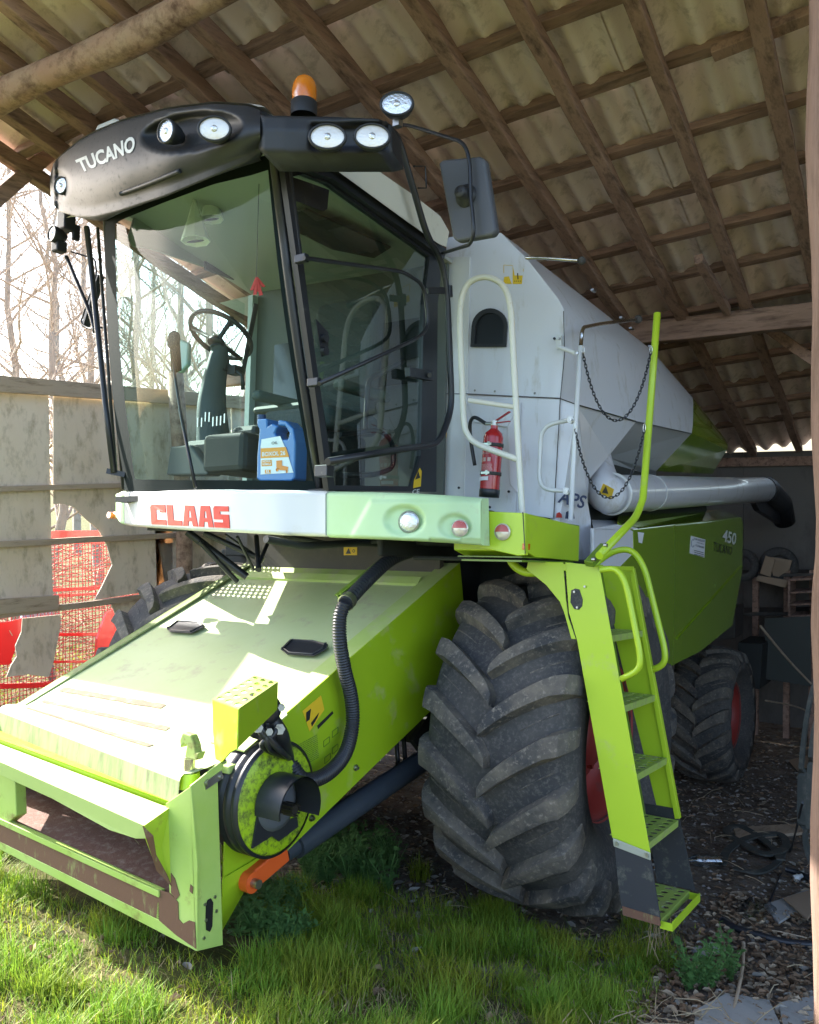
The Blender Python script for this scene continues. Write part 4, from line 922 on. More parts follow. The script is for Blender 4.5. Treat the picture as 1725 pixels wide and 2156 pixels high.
def lamp_round(c, d, r, par, name, rim, lens, dep=.03, ringw=.12, lens2=None):
    c = V3(c); d = V3(d).normalized(); m_ = MB()
    m_.lathe(c, d, [(r*.7, -dep), (r, -.01), (r*(1+ringw), 0), (r*(1+ringw), .008), (r, .010)], 28); o = m_.build(name, rim, par)
    m_ = MB(); m_.lathe(c, d, [(r, .006), (r*.85, .012), (r*.5, .017), (.0005, .019)], 28); m_.build('lens', lens, o)
    if lens2:
        m_ = MB(); P = []
        for k in range(9):
            a = math.pi*k/8; x_, y_, z_ = frame(d)
            up = V3((0, 0, 1)); rt = up.cross(d).normalized(); u2 = d.cross(rt)
            P.append([c+d*(.0205-.008*(q/4)**2)+(rt*math.cos(a)+u2*math.sin(a))*r*.97*q/4 for q in range(5)])
        m_.grid(P); m_.build('red_half', lens2, o)
    return o
FD = V3((.12, -1, .02))
lamp_round(at(862, 1099, V=-1.09), V3((.2, -1, 0)), .044, BP, 'headlight', steel, glasslens)
lamp_round(at(969, 1112, V=-1.01), V3((.3, -1, 0)), .033, BP, 'indicator_lamp', clrlens, clrlens, lens2=redlens)
m_ = MB(); p = at(243, 1085, V=-.86); m_.cyl(p+V3((.04, 0, 0)), p-V3((.02, 0, 0)), .022, 14); m_.cyl(p-V3((.01, .04, -.0)), p-V3((.01, -.0, -.0)), .02, 14); m_.build('side_lamp', orangel, BP)
m_ = MB(); a = at(262, 1095, V=-1.05); m_.bb((-.66, -1.0, 1.88), (1.28, -.85, 1.91)); m_.bb((-.62, -.95, 1.92), (.74, -.3, 1.98)); m_.build('floor_pan', blackf, CH)
m_ = MB(); m_.prism([V3(q) for q in ((-.78, -.86, 1.97), (-.92, -.82, 1.97), (-1.28, -.64, 1.97), (-1.28, -.60, 1.97), (-.78, -.60, 1.97))], (0, 0, -.004))
m_.perf((-1.28, -.60, 1.97), (.5, 0, 0), (0, .16, 0), 12, 4, (0, 0, -.004), .34); m_.prism([V3(q) for q in ((-1.28, -.44, 1.97), (-.78, -.44, 1.97), (-.78, -.34, 1.97), (-1.28, -.34, 1.97))], (0, 0, -.004))
m_.perf((-1.28, -.34, 1.97), (.5, 0, 0), (0, .14, 0), 13, 3, (0, 0, -.004), .33); m_.build('far_step_plate', dkgreen, CH)  # unseen far-side step, shaped to shade and speckle the feeder cover with light
# ---- platform
PL = E_('platform')
sp_ = [at(*p, U=1.61) for p in ((1107, 1080), (1221, 1108), (1219, 1182), (1128, 1173), (1107, 1160))]
m_ = MB(); m_.prism(sp_, (-.36, 0, 0)); m_.build('platform_box', lime, PL, .004)
fp = [at(*p, V=-.86) for p in ((1013, 1076), (1106, 1080), (1106, 1169), (1090, 1170), (1010, 1152))]
m_ = MB(); m_.prism(fp, (0, .03, 0)); m_.build('front_plate', lime, PL, .003)
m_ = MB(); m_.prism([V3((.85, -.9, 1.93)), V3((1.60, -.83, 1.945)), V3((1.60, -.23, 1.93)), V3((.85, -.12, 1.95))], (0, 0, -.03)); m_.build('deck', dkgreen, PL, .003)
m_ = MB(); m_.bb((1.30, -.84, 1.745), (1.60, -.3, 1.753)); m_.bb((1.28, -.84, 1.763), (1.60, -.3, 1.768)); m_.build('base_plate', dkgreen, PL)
lamp_round(at(1059, 1120, V=-.865), V3((.1, -1, 0)), .033, PL, 'indicator_lamp', clrlens, clrlens, lens2=redlens)
m_ = MB(); m_.prism([at(*p, U=1.612) for p in ((1100, 1144), (1112, 1145), (1111, 1158), (1099, 1157))], (.012, 0, 0)); m_.build('reflector', orangel, PL, .002)
m_ = MB(); m_.beam(at(1101, 1078, V=-.862), at(1106, 1166, V=-.862), .003, .003, V3((0, 1, 0))); m_.build('seam', letb, PL)
# white guard rail
m_ = MB(); gp = [(1100, 1082), (1091, 930), (1080, 720), (1074, 640), (1058, 600), (1028, 584), (996, 590), (975, 618), (969, 680), (974, 820), (977, 885), (985, 915), (1010, 937), (1092, 968)]
m_.tube(catmull([at(x, y, V=-.42) for x, y in gp], 6), .0155, 12); m_.tube([at(988, 843, V=-.42), at(1085, 857, V=-.42)], .0125, 10)
m_.build('guard_rail', ivory, CH)
# white post, chrome handle
m_ = MB(); m_.tube([at(x, y, V=-.28) for x, y in ((1202, 1096), (1209, 950), (1223, 728))], .0125, 12); PO = m_.build('hand_post', white, CH)
m_ = MB(); m_.tube([at(1223, 728, V=-.28), at(1226, 690, V=-.28), at(1265, 682, U=1.56), at(1338, 673, U=1.56)], .010, 10, .05); m_.build('chrome_handle', chrome, PO)
m_ = MB(); m_.sphere(at(1344, 672, U=1.56), .024, 16); m_.build('knob', rubber, PO)
m_ = MB(); m_.tube(fillet([at(x, y, V=-.27) for x, y in ((1203, 884), (1140, 896), (1134, 1030), (1194, 1034))], .08), .011, 10)
for x, y in ((1203, 884), (1194, 1034)): p = at(x, y, V=-.28); m_.cyl(p-V3((0, .012, 0)), p+V3((0, .012, 0)), .018, 12)
m_.build('post_bracket', white, PO); m_ = MB()
m_.tube([at(1178, 731, V=-.14), at(1212, 743, V=-.27)], .011, 10); m_.prism([at(*p, V=-.135) for p in ((1173, 705), (1184, 706), (1183, 736), (1172, 735))], (0, -.008, 0)); m_.build('post_bracket', white, PO)
m_ = MB()
for x, y, v in ((1203, 884, -.297), (1195, 1034, -.297), (1217, 744, -.29), (1178, 713, -.15)): p = at(x, y, V=v); m_.cyl(p, p-V3((0, .01, 0)), .007, 6)
m_.build('bolt', steel, PO)
m_ = MB(); m_.tube([at(x, y, V=-.1) for x, y in ((1108, 543), (1140, 543), (1218, 549))], .010, 10, .03); o = m_.build('grab_handle', chrome, CH)
m_ = MB(); m_.sphere(at(1225, 549, V=-.1), .021, 16); m_.build('knob', rubber, o)
# green pole
UPz = 1.88
pp = [at(x, y, U=UPz) for x, y in ((1384, 660), (1370, 850), (1354, 1050), (1340, 1088), (1262, 1170))]
m_ = MB(); m_.tube(pp[:3]+fillet(pp[2:], .06)[1:], .0175, 14); GP = m_.build('green_pole', lime, CH)
m_ = MB(); m_.beam(at(1275, 1150, U=UPz-.02), at(1240, 1188, U=UPz-.05), .03, .045, V3((1, 0, 0))); m_.build('pole_foot', dkgreen, GP, .004)
m_ = MB()
for x, y in ((1272, 1148), (1247, 1178)): p = at(x, y, U=UPz+.0); m_.cyl(p, p+V3((.014, 0, 0)), .009, 8)
m_.build('bolt', steel, GP)
# chains
def chain(a, b, sag, n, name):
    a, b = V3(a), V3(b); pts = []
    for i in range(401):
        t = i/400; p = a.lerp(b, t); s_ = (math.cosh(3.4*(t-.5))-math.cosh(1.7))/(1-math.cosh(1.7)); pts.append(p-V3((0, 0, 1))*sag*s_)
    rs = resample(pts, n+1); m_ = MB()
    for i in range(n):
        p, q = rs[i], rs[i+1]; c = (p+q)/2; d = (q-p); l = d.length; d.normalize(); x_, y_, _ = frame(d)
        if i % 2: x_, y_ = y_, x_
        ring_ = []
        for k in range(13):
            t = 2*math.pi*k/12; ring_.append(c+d*math.cos(t)*l*.78+x_*math.sin(t)*l*.36)
        m_.tube(ring_, .0022, 5, caps=False)
    return m_.build(name, blackm, CH)
c0_ = at(1228, 745, V=-.29); c1_ = at(1371, 740, U=UPz)
chain(c0_, c1_, .335, 46, 'safety_chain')
c2_ = at(1211, 905, V=-.29); c3_ = at(1357, 905, U=UPz)
chain(c2_, c3_, .33, 46, 'safety_chain')
for c in (c0_+V3((0, 0, .02)), c1_+V3((0, 0, .01)), c2_+V3((0, 0, .02)), c3_+V3((0, 0, .01))):
    m_ = MB(); m_.tube([c+V3((.006*math.cos(t), 0, .02*math.sin(t))) for t in [2*math.pi*k/12 for k in range(13)]], .002, 5, caps=False); m_.build('chain_hook', chrome, CH)
# ---- ladder
LD = E_('ladder'); VL, VR = -.62, -.21
def lf(pts, V=VL): return [at(x, y, V=V) for x, y in pts]
m_ = MB(); m_.prism(lf([(1190, 1184), (1262, 1191), (1370, 1797), (1289, 1764), (1215, 1348), (1198, 1290)]), (0, .004, 0)); m_.build('side_panel', lime, LD, .002)
m_ = MB(); m_.prism(lf([(1112, 1182), (1186, 1184), (1192, 1262), (1197, 1300), (1213, 1346), (1203, 1345), (1188, 1290), (1178, 1266), (1150, 1232), (1108, 1198)], VL+.012), (0, .004, 0)); m_.build('gusset', lime, LD, .002)
m_ = MB(); m_.tube([at(x, y, V=VL+.05) for x, y in ((1070, 1168), (1082, 1192), (1106, 1206), (1130, 1206))], .02, 10, .04); m_.build('swing_tube', lime, LD)
m_ = MB(); m_.prism(lf([(1203, 1243), (1211, 1239), (1220, 1241), (1227, 1262), (1226, 1276), (1219, 1284), (1209, 1282), (1201, 1268)], VL-.002), (0, .002, 0)); m_.build('hinge_cover', flap, LD)
m_ = MB()
for x, y in ((1210, 1246), (1216, 1279), (1232, 1235)): p = at(x, y, V=VL-.003); m_.cyl(p, p-V3((0, .006, 0)), .005, 8)
m_.build('bolt', steel, LD)
def eo(y): # outer edge of the side panel
    return at(1262+(y-1191)*(108/606), y, V=VL)
q0, q1 = eo(1196), eo(1795)
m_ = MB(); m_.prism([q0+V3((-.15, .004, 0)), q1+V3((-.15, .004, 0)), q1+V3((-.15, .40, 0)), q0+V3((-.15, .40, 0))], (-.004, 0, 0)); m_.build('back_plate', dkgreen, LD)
r0_, r1_ = eo(1196)+V3((0, .40, 0)), eo(1752)+V3((0, .42, 0))
m_ = MB(); m_.prism([r0_+V3((-.17, 0, 0)), r0_+V3((.0, 0, 0)), r1_, r1_+V3((-.10, 0, 0))], (0, .006, 0)); m_.beam(r0_, r1_+V3((.0, 0, -.04)), .022, .03, V3((0, 1, 0))); m_.build('rear_stringer', lime, LD, .002)
m_ = MB(); m_.beam(q0+V3((-.16, .0, .0)), r0_+V3((-.16, .02, 0)), .02, .03); m_.beam(q0+V3((0, .0, .0)), r0_, .02, .02); m_.build('top_bar', lime, LD, .002)
for i, y in enumerate((1338, 1486, 1631, 1775, 1925)):
    c = eo(y) if i < 4 else at(1391, 1938, V=VL)
    dp = .17
    m_ = MB(); m_.perf(c+V3((-dp, .01, 0)), V3((dp, 0, 0)), V3((0, .385, 0)), 3, 7, V3((0, 0, -.003)), .30)
    m_.bb(c+V3((-.003, .01, -.028)), c+V3((.0, .395, -.003)))
    m_.build('step', mat('dirty_step', (.30, .42, .08), .6, dust=(.25, .24, .16), dustamt=.5, scale=18) if i == 0 else D.materials['dirty_step'], LD)
    if i == 4:
        m_ = MB(); a, b = c+V3((.045, .01, -.02)), c+V3((.045, .395, -.02)); m_.beam(a, b, .004, .03)
        for k in range(24): m_.box(a.lerp(b, (k+.5)/24)+V3((0, 0, .018)), (.004, .008, .008))
        for e_ in (a, b): m_.beam(e_, e_-V3((.05, 0, 0)), .004, .03)
        m_.build('toe_guard', lime, LD)
m_ = MB(); m_.prism(lf([(1293, 1770), (1369, 1800), (1391, 1938), (1388, 1948), (1311, 1925), (1302, 1860)], VL-.006), (0, .006, 0)); fl = m_.build('rubber_flap', flap, LD)
m_ = MB(); m_.prism(lf([(1290, 1764), (1370, 1796), (1370, 1812), (1292, 1782)], VL-.011), (0, .004, 0)); m_.build('clamp_strip', mat('pale_clamp', (.36, .38, .30), .5), LD, .002)
m_ = MB()
for x, y in ((1299, 1776), (1362, 1800)): p = at(x, y, V=VL-.012); m_.cyl(p, p-V3((0, .008, 0)), .008, 8)
m_.build('bolt', steel, LD)
m_ = MB(); m_.prism(lf([(1310, 1908), (1389, 1932), (1391, 1950), (1312, 1927)], VL-.011), (0, .004, 0)); m_.build('rusty_strip', ruststreak, LD)
s0 = eo(1752)+V3((-.15, .41, 0)); s1 = eo(1752)+V3((0, .41, 0)); b1 = at(1391, 1938, V=VL)+V3((.02, .41, .0)); b0_ = b1+V3((-.17, 0, 0))
m_ = MB(); m_.prism([s0, s1, b1, b0_], (0, .006, 0)); m_.build('rubber_flap', flap, LD)
m_ = MB(); m_.tube(fillet([at(x, y, V=VL-.01) for x, y in ((1264, 1200), (1298, 1196), (1318, 1225), (1350, 1385), (1345, 1412), (1308, 1430))], .07), .0135, 12); m_.build('hand_loop', lime, LD)
m_ = MB(); m_.tube(fillet([at(x, y, V=VR) for x, y in ((1255, 1187), (1290, 1160), (1330, 1155), (1356, 1190), (1402, 1375), (1398, 1400), (1370, 1412))], .07), .015, 12); m_.build('hand_loop', lime, LD)
m_ = MB(); r_ = random.Random(8)
for i in range(9):
    a = at(1372+i*4, 1935-i*3, V=VL+.05*i*.6); m_.tube(catmull([a, a+V3((r_.uniform(-.02, .02), r_.uniform(-.02, .02), -.07)), a+V3((r_.uniform(-.03, .03), r_.uniform(-.03, .03), -.16))], 3), .0018, 4)
m_.build('caught_stalks', D.materials['dry_straw'], LD)

# ---- cab
CB = E_('cab')
# roof shell
ZR = 3.47
WT = [(222, 470, 0, -1.20), (262, 447, 0, -1.36), (345, 412, 0, -1.50), (450, 372, 0, -1.56), (530, 352, 0, -1.555), (572, 338, 0, -1.53)]
WB = [(262, 1022, 0, -1.02), (300, 1024, 0, -1.16), (400, 1026, 0, -1.23), (500, 1027, 0, -1.24), (600, 1028, 0, -1.19), (672, 1030, 0, -1.12)]
def wcol(t):
    xt = 222+(572-222)*t; xb = 262+(672-262)*t
    a = lerps(xt, WT) if 0 < t < 1 else lerpc(xt, WT); b = lerps(xb, WB) if 0 < t < 1 else lerpc(xb, WB)
    yt = lerpc(xt, WT)[0]
    return at(xt, yt, V=a[2]), at(xb, lerpc(xb, WB)[0], V=b[2])
m_ = MB(); P = []
for i in range(33):
    a, b = wcol(i/32); P.append([a.lerp(b, k/10)+V3((0, -.035*math.sin(math.pi*k/10), 0)) for k in range(11)])
m_.grid(P); m_.build('windscreen', wsglass, CB)
WP = P
m_ = MB()   # black ceramic edge around the windscreen
def edge(ia, ib, ka, kb, dv=-.003): m_.grid([[WP[i][k]+V3((0, dv, 0)) for k in range(ka, kb+1)] for i in range(ia, ib+1)])
m_.grid([[WP[i][0]+V3((0, -.004, .03)), WP[i][0].lerp(WP[i][1], .25)+V3((0, -.004, 0))] for i in range(33)])
m_.grid([[WP[i][10]+V3((0, -.004, -.03)), WP[i][9].lerp(WP[i][10], .75)+V3((0, -.004, 0))] for i in range(33)])
m_.grid([[p+V3((-.0, -.004, 0)) for p in WP[32]], [a.lerp(b, .7)+V3((0, -.004, 0)) for a, b in zip(WP[32], WP[31])]])
m_.grid([[p+V3((0, -.004, 0)) for p in WP[i]] for i in (0, 1, 2)])
m_.build('windscreen_surround', seal, CB)
aR, bR = wcol(1.0); aL, bL = wcol(0.0)
m_ = MB(); pr = fillet([aR+V3((.01, 0, .02)), aR.lerp(bR, .5)+V3((.018, -.03, 0)), bR+V3((.015, 0, -.02))], .4)
m_.tube(pr, .022, 10); m_.build('corner_pillar', blackm, CB)
m_ = MB(); m_.tube([p+V3((.048, .03, 0)) for p in pr], .016, 10); m_.build('door_post', blackm, CB)
m_ = MB(); m_.tube([aL+V3((-.0, .01, .02)), aL.lerp(bL, .5)+V3((0, -.01, 0)), bL+V3((0, .01, -.02))], .022, 10); m_.build('corner_pillar', blackm, CB)
m_ = MB(); m_.tube([at(x, y, V=-1.1) for x, y in ((183, 478), (196, 600), (222, 850), (240, 995))], .017, 10); m_.tube([at(x, y, V=-1.02) for x, y in ((206, 480), (222, 700), (244, 990))], .010, 8); m_.beam(at(228, 992, V=-1.1), at(266, 1000, V=-1.05), .04, .03); m_.build('side_guard_tube', blackm, CB)
m_ = MB(); m_.tube(catmull([at(x, y, V=-1.0) for x, y in ((140, 540), (165, 600), (190, 660), (200, 700))], 4), .012, 8); m_.tube(fillet([at(x, y, V=-.95) for x, y in ((150, 530), (200, 545), (204, 575), (170, 680), (185, 692), (215, 690))], .03), .006, 6); m_.beam(at(212, 580, V=-.9), at(180, 690, V=-.9), .02, .05, V3((0, 1, 0))); m_.build('mirror_arm', blackm, CB)
# door (U = .79 plane)
UD = .795
dpts = [(597, 345), (640, 340), (700, 352), (935, 524), (922, 640), (919, 1036), (692, 1032), (655, 760)]
gl = [(617, 372), (640, 366), (690, 385), (905, 540), (893, 640), (886, 960), (868, 1024), (705, 1022), (665, 760), (640, 560)]
P_ = mpoly(dpts, U=UD); G_ = mpoly(gl, U=UD)
def ringplate(outer, inner, t, name, mt, par):
    # bridge outer and inner polygons by nearest vertices
    m_ = MB(); n, k = len(outer), len(inner); 
    def res(poly, N=64):
        Q = poly+[poly[0]]; return resample(Q, N+1)[:-1]
    c = sum(inner, V3())/k
    import math as _m
    def ang(p): return _m.atan2((p-c).z, (p-c).y)
    def byang(poly, th):
        best = None
        for a, b in zip(poly, poly[1:]+poly[:1]):
            # ray from c
            d = V3((0, _m.cos(th), _m.sin(th))); e = b-a; den = d.y*e.z-d.z*e.y
            if abs(den) < 1e-9: continue
            w_ = a-c; s_ = (w_.y*e.z-w_.z*e.y)/den; u_ = (w_.y*d.z-w_.z*d.y)/den
            if s_ > 0 and -1e-6 <= u_ <= 1+1e-6 and (best is None or s_ < best[0]): best = (s_, a+e*u_)
        return best[1]
    ths = sorted([ang(p) for p in outer]+[ang(p) for p in inner]+[2*_m.pi*i/24-_m.pi for i in range(24)])
    O_ = [byang(outer, t_) for t_ in ths]; I_ = [byang(inner, t_) for t_ in ths]
    N = len(ths)
    for off in (V3((0, 0, 0)), V3(t)): m_.add([p+off for p in O_+I_], [(i, (i+1) % N, N+(i+1) % N, N+i) for i in range(N)])
    m_.add(O_+[p+V3(t) for p in O_], [(i, (i+1) % N, N+(i+1) % N, N+i) for i in range(N)]); m_.add(I_+[p+V3(t) for p in I_], [(i, (i+1) % N, N+(i+1) % N, N+i) for i in range(N)])
    return m_.build(name, mt, par)
DR = E_('cab_door')
ringplate(P_, G_, (-.03, 0, 0), 'door_frame', blackm, DR)
m_ = MB(); m_.quad([p+V3((-.012, 0, 0)) for p in G_]); m_.build('door_pane', dglass, DR)
m_ = MB(); m_.beam(at(858, 783, U=UD+.03), at(908, 792, U=UD+.03), .035, .05); m_.cyl(at(905, 790, U=UD+.05), at(905, 790, U=UD+.065), .012, 10); m_.build('door_handle', blackm, DR, .012)
m_ = MB(); m_.prism(mpoly([(884, 985), (888, 992), (886, 1024), (870, 1028), (872, 1010)], U=UD+.002), (.001, 0, 0)); so_ = m_.build('warning_sticker', yel, DR)
m_ = MB(); m_.prism(mpoly([(874, 1010), (881, 992), (885, 1006)], U=UD+.0035), (.0008, 0, 0)); m_.build('sticker_print', letb, so_)
m_ = MB(); put_text(m_, 'CE', at(868, 1041, U=UD+.003), at(883, 1039, U=UD+.003), at(869, 1031, U=UD+.003)); m_.build('ce_mark', letw, DR)
for y in (712, 740):
    m_ = MB(); p = at(680, y, U=UD-.006); m_.cyl(p, p+V3((.022, 0, 0)), .02, 16); m_.build('hinge_cap', blackm, DR)
m_ = MB(); m_.prism(mpoly([(664, 672), (690, 700), (690, 742), (676, 752)], U=UD-.010), (.005, 0, 0)); m_.build('hinge_plate', blackm, DR); m_ = MB(); m_.prism(mpoly([(612, 372), (692, 400), (688, 440), (680, 445), (614, 420)], U=UD-.010), (.004, 0, 0)); m_.build('hinge_plate', blackm, DR)
# guard bars outside the door
m_ = MB(); UB = .93
m_.tube(fillet([at(x, y, U=UB) for x, y in ((810, 262), (838, 285), (900, 500), (930, 545), (942, 620), (952, 860), (925, 935), (830, 948), (690, 972))], .09, 6), .0165, 12); GB = m_.build('door_guard', blackm, CB)
m_ = MB(); m_.tube(fillet([at(x, y, U=UB-.03) for x, y in ((640, 543), (850, 572), (893, 600), (903, 690), (880, 712), (672, 808))], .07, 6), .0095, 10); m_.build('window_guard', blackm, GB)
m_ = MB(); m_.beam(at(900, 612, U=UB-.03), at(940, 612, U=UB), .012, .035); m_.cyl(at(944, 602, U=UB), at(945, 625, U=UB), .022, 12)
m_.build('guard_bracket', blackm, GB, .003)
for x, y in ((635, 545), (662, 805)): m_ = MB(); p = at(x, y, U=UB-.08); m_.box(p, (.06, .03, .035)); m_.build('guard_bracket', blackm, GB, .003)
m_ = MB(); m_.box(at(683, 992, U=UB-.06), (.07, .05, .05)); m_.build('guard_bracket', blackm, GB, .003); m_ = MB(); m_.tube([at(x, y, U=UB+.02) for x, y in ((872, 350), (896, 350), (898, 396), (880, 396))], .004, 6); m_.build('guard_bracket', blackm, GB, .003)
# mirror
m_ = MB(); mp_ = mpoly([(934, 350), (944, 344), (1020, 337), (1032, 343), (1055, 490), (1048, 502), (974, 515), (964, 508)], V=-1.02)
mp_ = [p for p in mp_]
m_.prism(mp_, (0, -.045, 0)); MR = m_.build('side_mirror', mirrorb, CB, .014, 3)
m_ = MB(); c = at(981, 412, V=-1.07); m_.lathe(c, (0, -1, 0), [(.05, -.005), (.048, .006), (.03, .01), (.027, .05), (.024, .055), (.001, .056)], 20); m_.build('mirror_mount', black, MR)
m_ = MB()
for dx in (-.009, .009): p = c+V3((dx, -.056, 0)); m_.cyl(p, p+V3((0, -.003, 0)), .004, 8)
m_.build('mount_screw', letb, MR)
c2 = c+V3((0, -.03, 0)); vm = c2.y
m_ = MB(); m_.tube(fillet([at(836, 262, U=UB), at(862, 264, V=vm+.1), at(978, 300, V=vm), at(990, 340, V=vm), at(991, 405, V=vm), at(992, 420, V=vm), at(999, 490, V=vm), at(990, 515, V=vm+.03), at(935, 532, U=UB+.02), at(925, 536, U=UB)], .06, 6), .0085, 10); m_.build('mirror_bar', blackm, MR)
m_ = MB()
# visor, lofted strip with the lamp scoops
VT = [(105, 372, 402, -1.12), (112, 345, 430, -1.30), (125, 330, 445, -1.42), (165, 297, 458, -1.55), (200, 278, 459, -1.62), (250, 257, 447, -1.69), (350, 230, 414, -1.76), (450, 218, 372, -1.77), (525, 223, 338, -1.74), (548, 232, 322, -1.71)]
def scoop(x, y):
    d = 0
    q = ((x-405)/108)**2+((y-277-(405-x)*.12)/42)**2
    if q < 1: d += .075*min(1, (1-q)*2.0)
    q = ((x-120)/28)**2+((y-390)/34)**2
    if q < 1: d += .05*min(1, (1-q)*2)
    return d
P = []; NV = 110
for i in range(NV+1):
    x = 105+(548-105)*(i/NV); yt, yb, _ = lerpc(x, VT); v = lerps(x, VT)[2] if x > 118 else lerpc(x, VT)[2]
    col = [at(x, yt, V=v+.03)+V3((0, .12, .02)), at(x, yt, V=v+.03)]
    for k in range(31):
        t = k/30; y = yt+(yb-yt)*t; bul = -.05*math.sin(math.pi*min(1, t*1.15))+.10*max(0, t-.55)**1.5
        col.append(at(x, y, V=v+bul+scoop(x, y)))
    e_ = at(x, yb, V=v+.04); tt = (x-222)/350; tt = min(1, max(0, tt)); a_, _b = wcol(tt)
    col += [e_.lerp(a_, .5)+V3((0, 0, .0)), a_+V3((0, .01, .02)), a_+V3((0, .06, .06))]
    P.append(col)
m_ = MB(); m_.grid(P); m_.quad(P[0]); m_.quad(P[-1][:-2]); VS = m_.build('roof_visor', black, CB)
VP = P
def vis(x, y, lift=.004):
    yt, yb, _ = lerpc(x, VT); v = lerps(x, VT)[2] if x > 118 else lerpc(x, VT)[2]; t = (y-yt)/(yb-yt); bul = -.05*math.sin(math.pi*min(1, t*1.15))+.10*max(0, t-.55)**1.5
    return at(x, y, V=v+bul+scoop(x, y)-lift)
m_ = MB(); vs, fs = textmesh('TUCANO', .035)
def tm(a, b):
    x = 172+112*a-4*b*0; y = 364-46*a+7*a*a*0; x -= 8*b*(1-a)-0*b; yh = 27+7*a; return vis(x+0-6*b*(1-a), y-yh*b, .005)
m_.add([tm(a, b) for a, b in vs], fs, False); m_.build('model_letters', letw, VS)
m_ = MB(); m_.tube(catmull([vis(x, y, .004) for x, y in ((255, 408), (300, 392), (350, 372), (380, 360))], 5), .010, 8); m_.build('visor_rib', black, VS)
def worklamp(px, py, V, d, r, par, ov=1.0, mt=clrlens):
    c = at(px, py, V=V); d = V3(d).normalized(); m_ = MB()
    m_.lathe(c, d, [(.001, -.085), (r*.55, -.08), (r*.9, -.045), (r*1.08, -.012), (r*1.12, 0), (r*1.10, .010), (r*.97, .012), (r*.95, .004)], 30, sx=ov); o = m_.build('work_lamp', black, par)
    m_ = MB(); m_.lathe(c, d, [(r*.96, .004), (r*.7, .007), (.0005, .009)], 30, sx=ov); m_.build('lens', mt, o)
    m_ = MB(); m_.lathe(c+d*.008, d, [(r*.30, .001), (r*.26, .004), (.001, .005)], 16); m_.build('bulb_cap', glasslens, o)
    return o
worklamp(352, 277, -1.83, (.05, -1, -.1), .046, CB, 1, glasslens)
worklamp(452, 272, -1.86, (.7, -1, -.12), .046, CB, 1.35)
worklamp(130, 391, -1.46, (.2, -1, -.1), .044, CB, 1, glasslens)
worklamp(112, 492, -1.15, (-.1, -1, 0), .046, CB, 1, glasslens)
m_ = MB(); m_.box(at(140, 465, V=-1.05), (.09, .08, .13)); m_.box(at(125, 520, V=-1.1), (.07, .07, .07)); m_.box(at(160, 490, V=-1.0), (.03, .05, .10)); m_.build('lamp_bracket', black, CB, .01)
# lamp block over the door
k0 = [at(548, 240, V=-1.70), at(800, 246, V=-1.42), at(818, 262, V=-1.36), at(816, 318, V=-1.34), at(700, 318, V=-1.48), at(545, 316, V=-1.68)]
P = []
LT = [(543, 236, 318, -1.73), (552, 240, 318, -1.76), (600, 241, 318, -1.72), (700, 243, 319, -1.60), (795, 247, 319, -1.48), (818, 258, 314, -1.42)]
for i in range(50):
    x = 543+275*i/49; yt, yb, v = lerpc(x, LT); col = [at(x, yt, V=v)+V3((-.05, .16, .0)), at(x, yt, V=v)+V3((0, .02, 0))]
    for k in range(13):
        t = k/12; y = yt+(yb-yt)*(.04+.92*t); d = 0
        if 652 < x < 816 and 258 < y < 316: d = .045*min(1, (x-652)/10, (816-x)/8, (y-258)/6, (316-y)/6)
        col.append(at(x, y, V=v+d+.02*abs(t-.4)))
    col += [at(x, yb, V=v)+V3((0, .03, 0)), at(x, yb, V=v)+V3((-.05, .18, 0))]
    P.append(col)
m_ = MB(); m_.grid(P); m_.quad(P[0]); m_.quad(P[-1]); LB = m_.build('lamp_housing', black, CB)
worklamp(690, 289, -1.66, (.7, -1, -.06), .047, CB, 1.45)
worklamp(784, 288, -1.55, (.7, -1, -.06), .046, CB, 1.45)
worklamp(836, 220, -1.40, (.6, -1, .02), .047, CB, 1.35, glasslens)
m_ = MB(); m_.box(at(838, 252, V=-1.36), (.03, .03, .06)); m_.build('lamp_bracket', steel, CB)
# beacon
bc = at(640, 236, V=-1.5); m_ = MB(); m_.lathe(bc-V3((0, 0, .02)), (0, 0, 1), [(.056, 0), (.056, .06), (.052, .065), (.001, .066)], 28); BN = m_.build('beacon', black, CB)
m_ = MB(); pf = [(.050, .0), (.053, .02), (.053, .05), (.049, .075), (.040, .095), (.024, .108), (.001, .113)]
vs_ = []
m_.lathe(bc+V3((0, 0, .045)), (0, 0, 1), pf, 40); m_.build('beacon_dome', orangel, BN)
# white roof
RS = []
m_ = MB()
outl = [p[1]+V3((0, .03, .012)) for p in VP[::6]]
side_t = [at(x, y, U=.86) for x, y in ((640, 322), (720, 319), (800, 362), (870, 410), (915, 445), (928, 456), (946, 488))]
side_b = [at(x, y, U=.86) for x, y in ((640, 326), (700, 352), (780, 410), (860, 468), (905, 500), (922, 512), (940, 520))]
m_.grid([side_t, side_b]); 
zt_ = [p.z for p in side_t]
top = []
for p in side_t: top.append([p, p+V3((-.05, 0, .03)), p+V3((-.5, 0, .055)), p+V3((-.85, 0, .08)), p+V3((-1.25, 0, .10)), p+V3((-1.7, 0, .08))])
m_.grid(top); m_.build('cab_roof', cream, CB)
m_ = MB(); rim = [VP[i][1] for i in range(0, NV+1, 3)]
m_.grid([[p+V3((0, .005, .012)) for p in rim], [p+V3((0, .05, .03)) for p in rim], [V3((p.x*.9, max(p.y+.3, -1.35), p.z+.035)) for p in rim], [V3((max(-.85, min(.85, p.x*.95)), -1.1, p.z+.04)) for p in rim]]); m_.build('roof_front', cream, CB)
m_ = MB(); m_.prism(mpoly([(195, 284), (205, 262), (240, 248), (252, 252), (262, 258), (255, 275)], V=-1.45), (.0, .2, .0)); m_.build('roof_antenna_box', white, CB, .01)
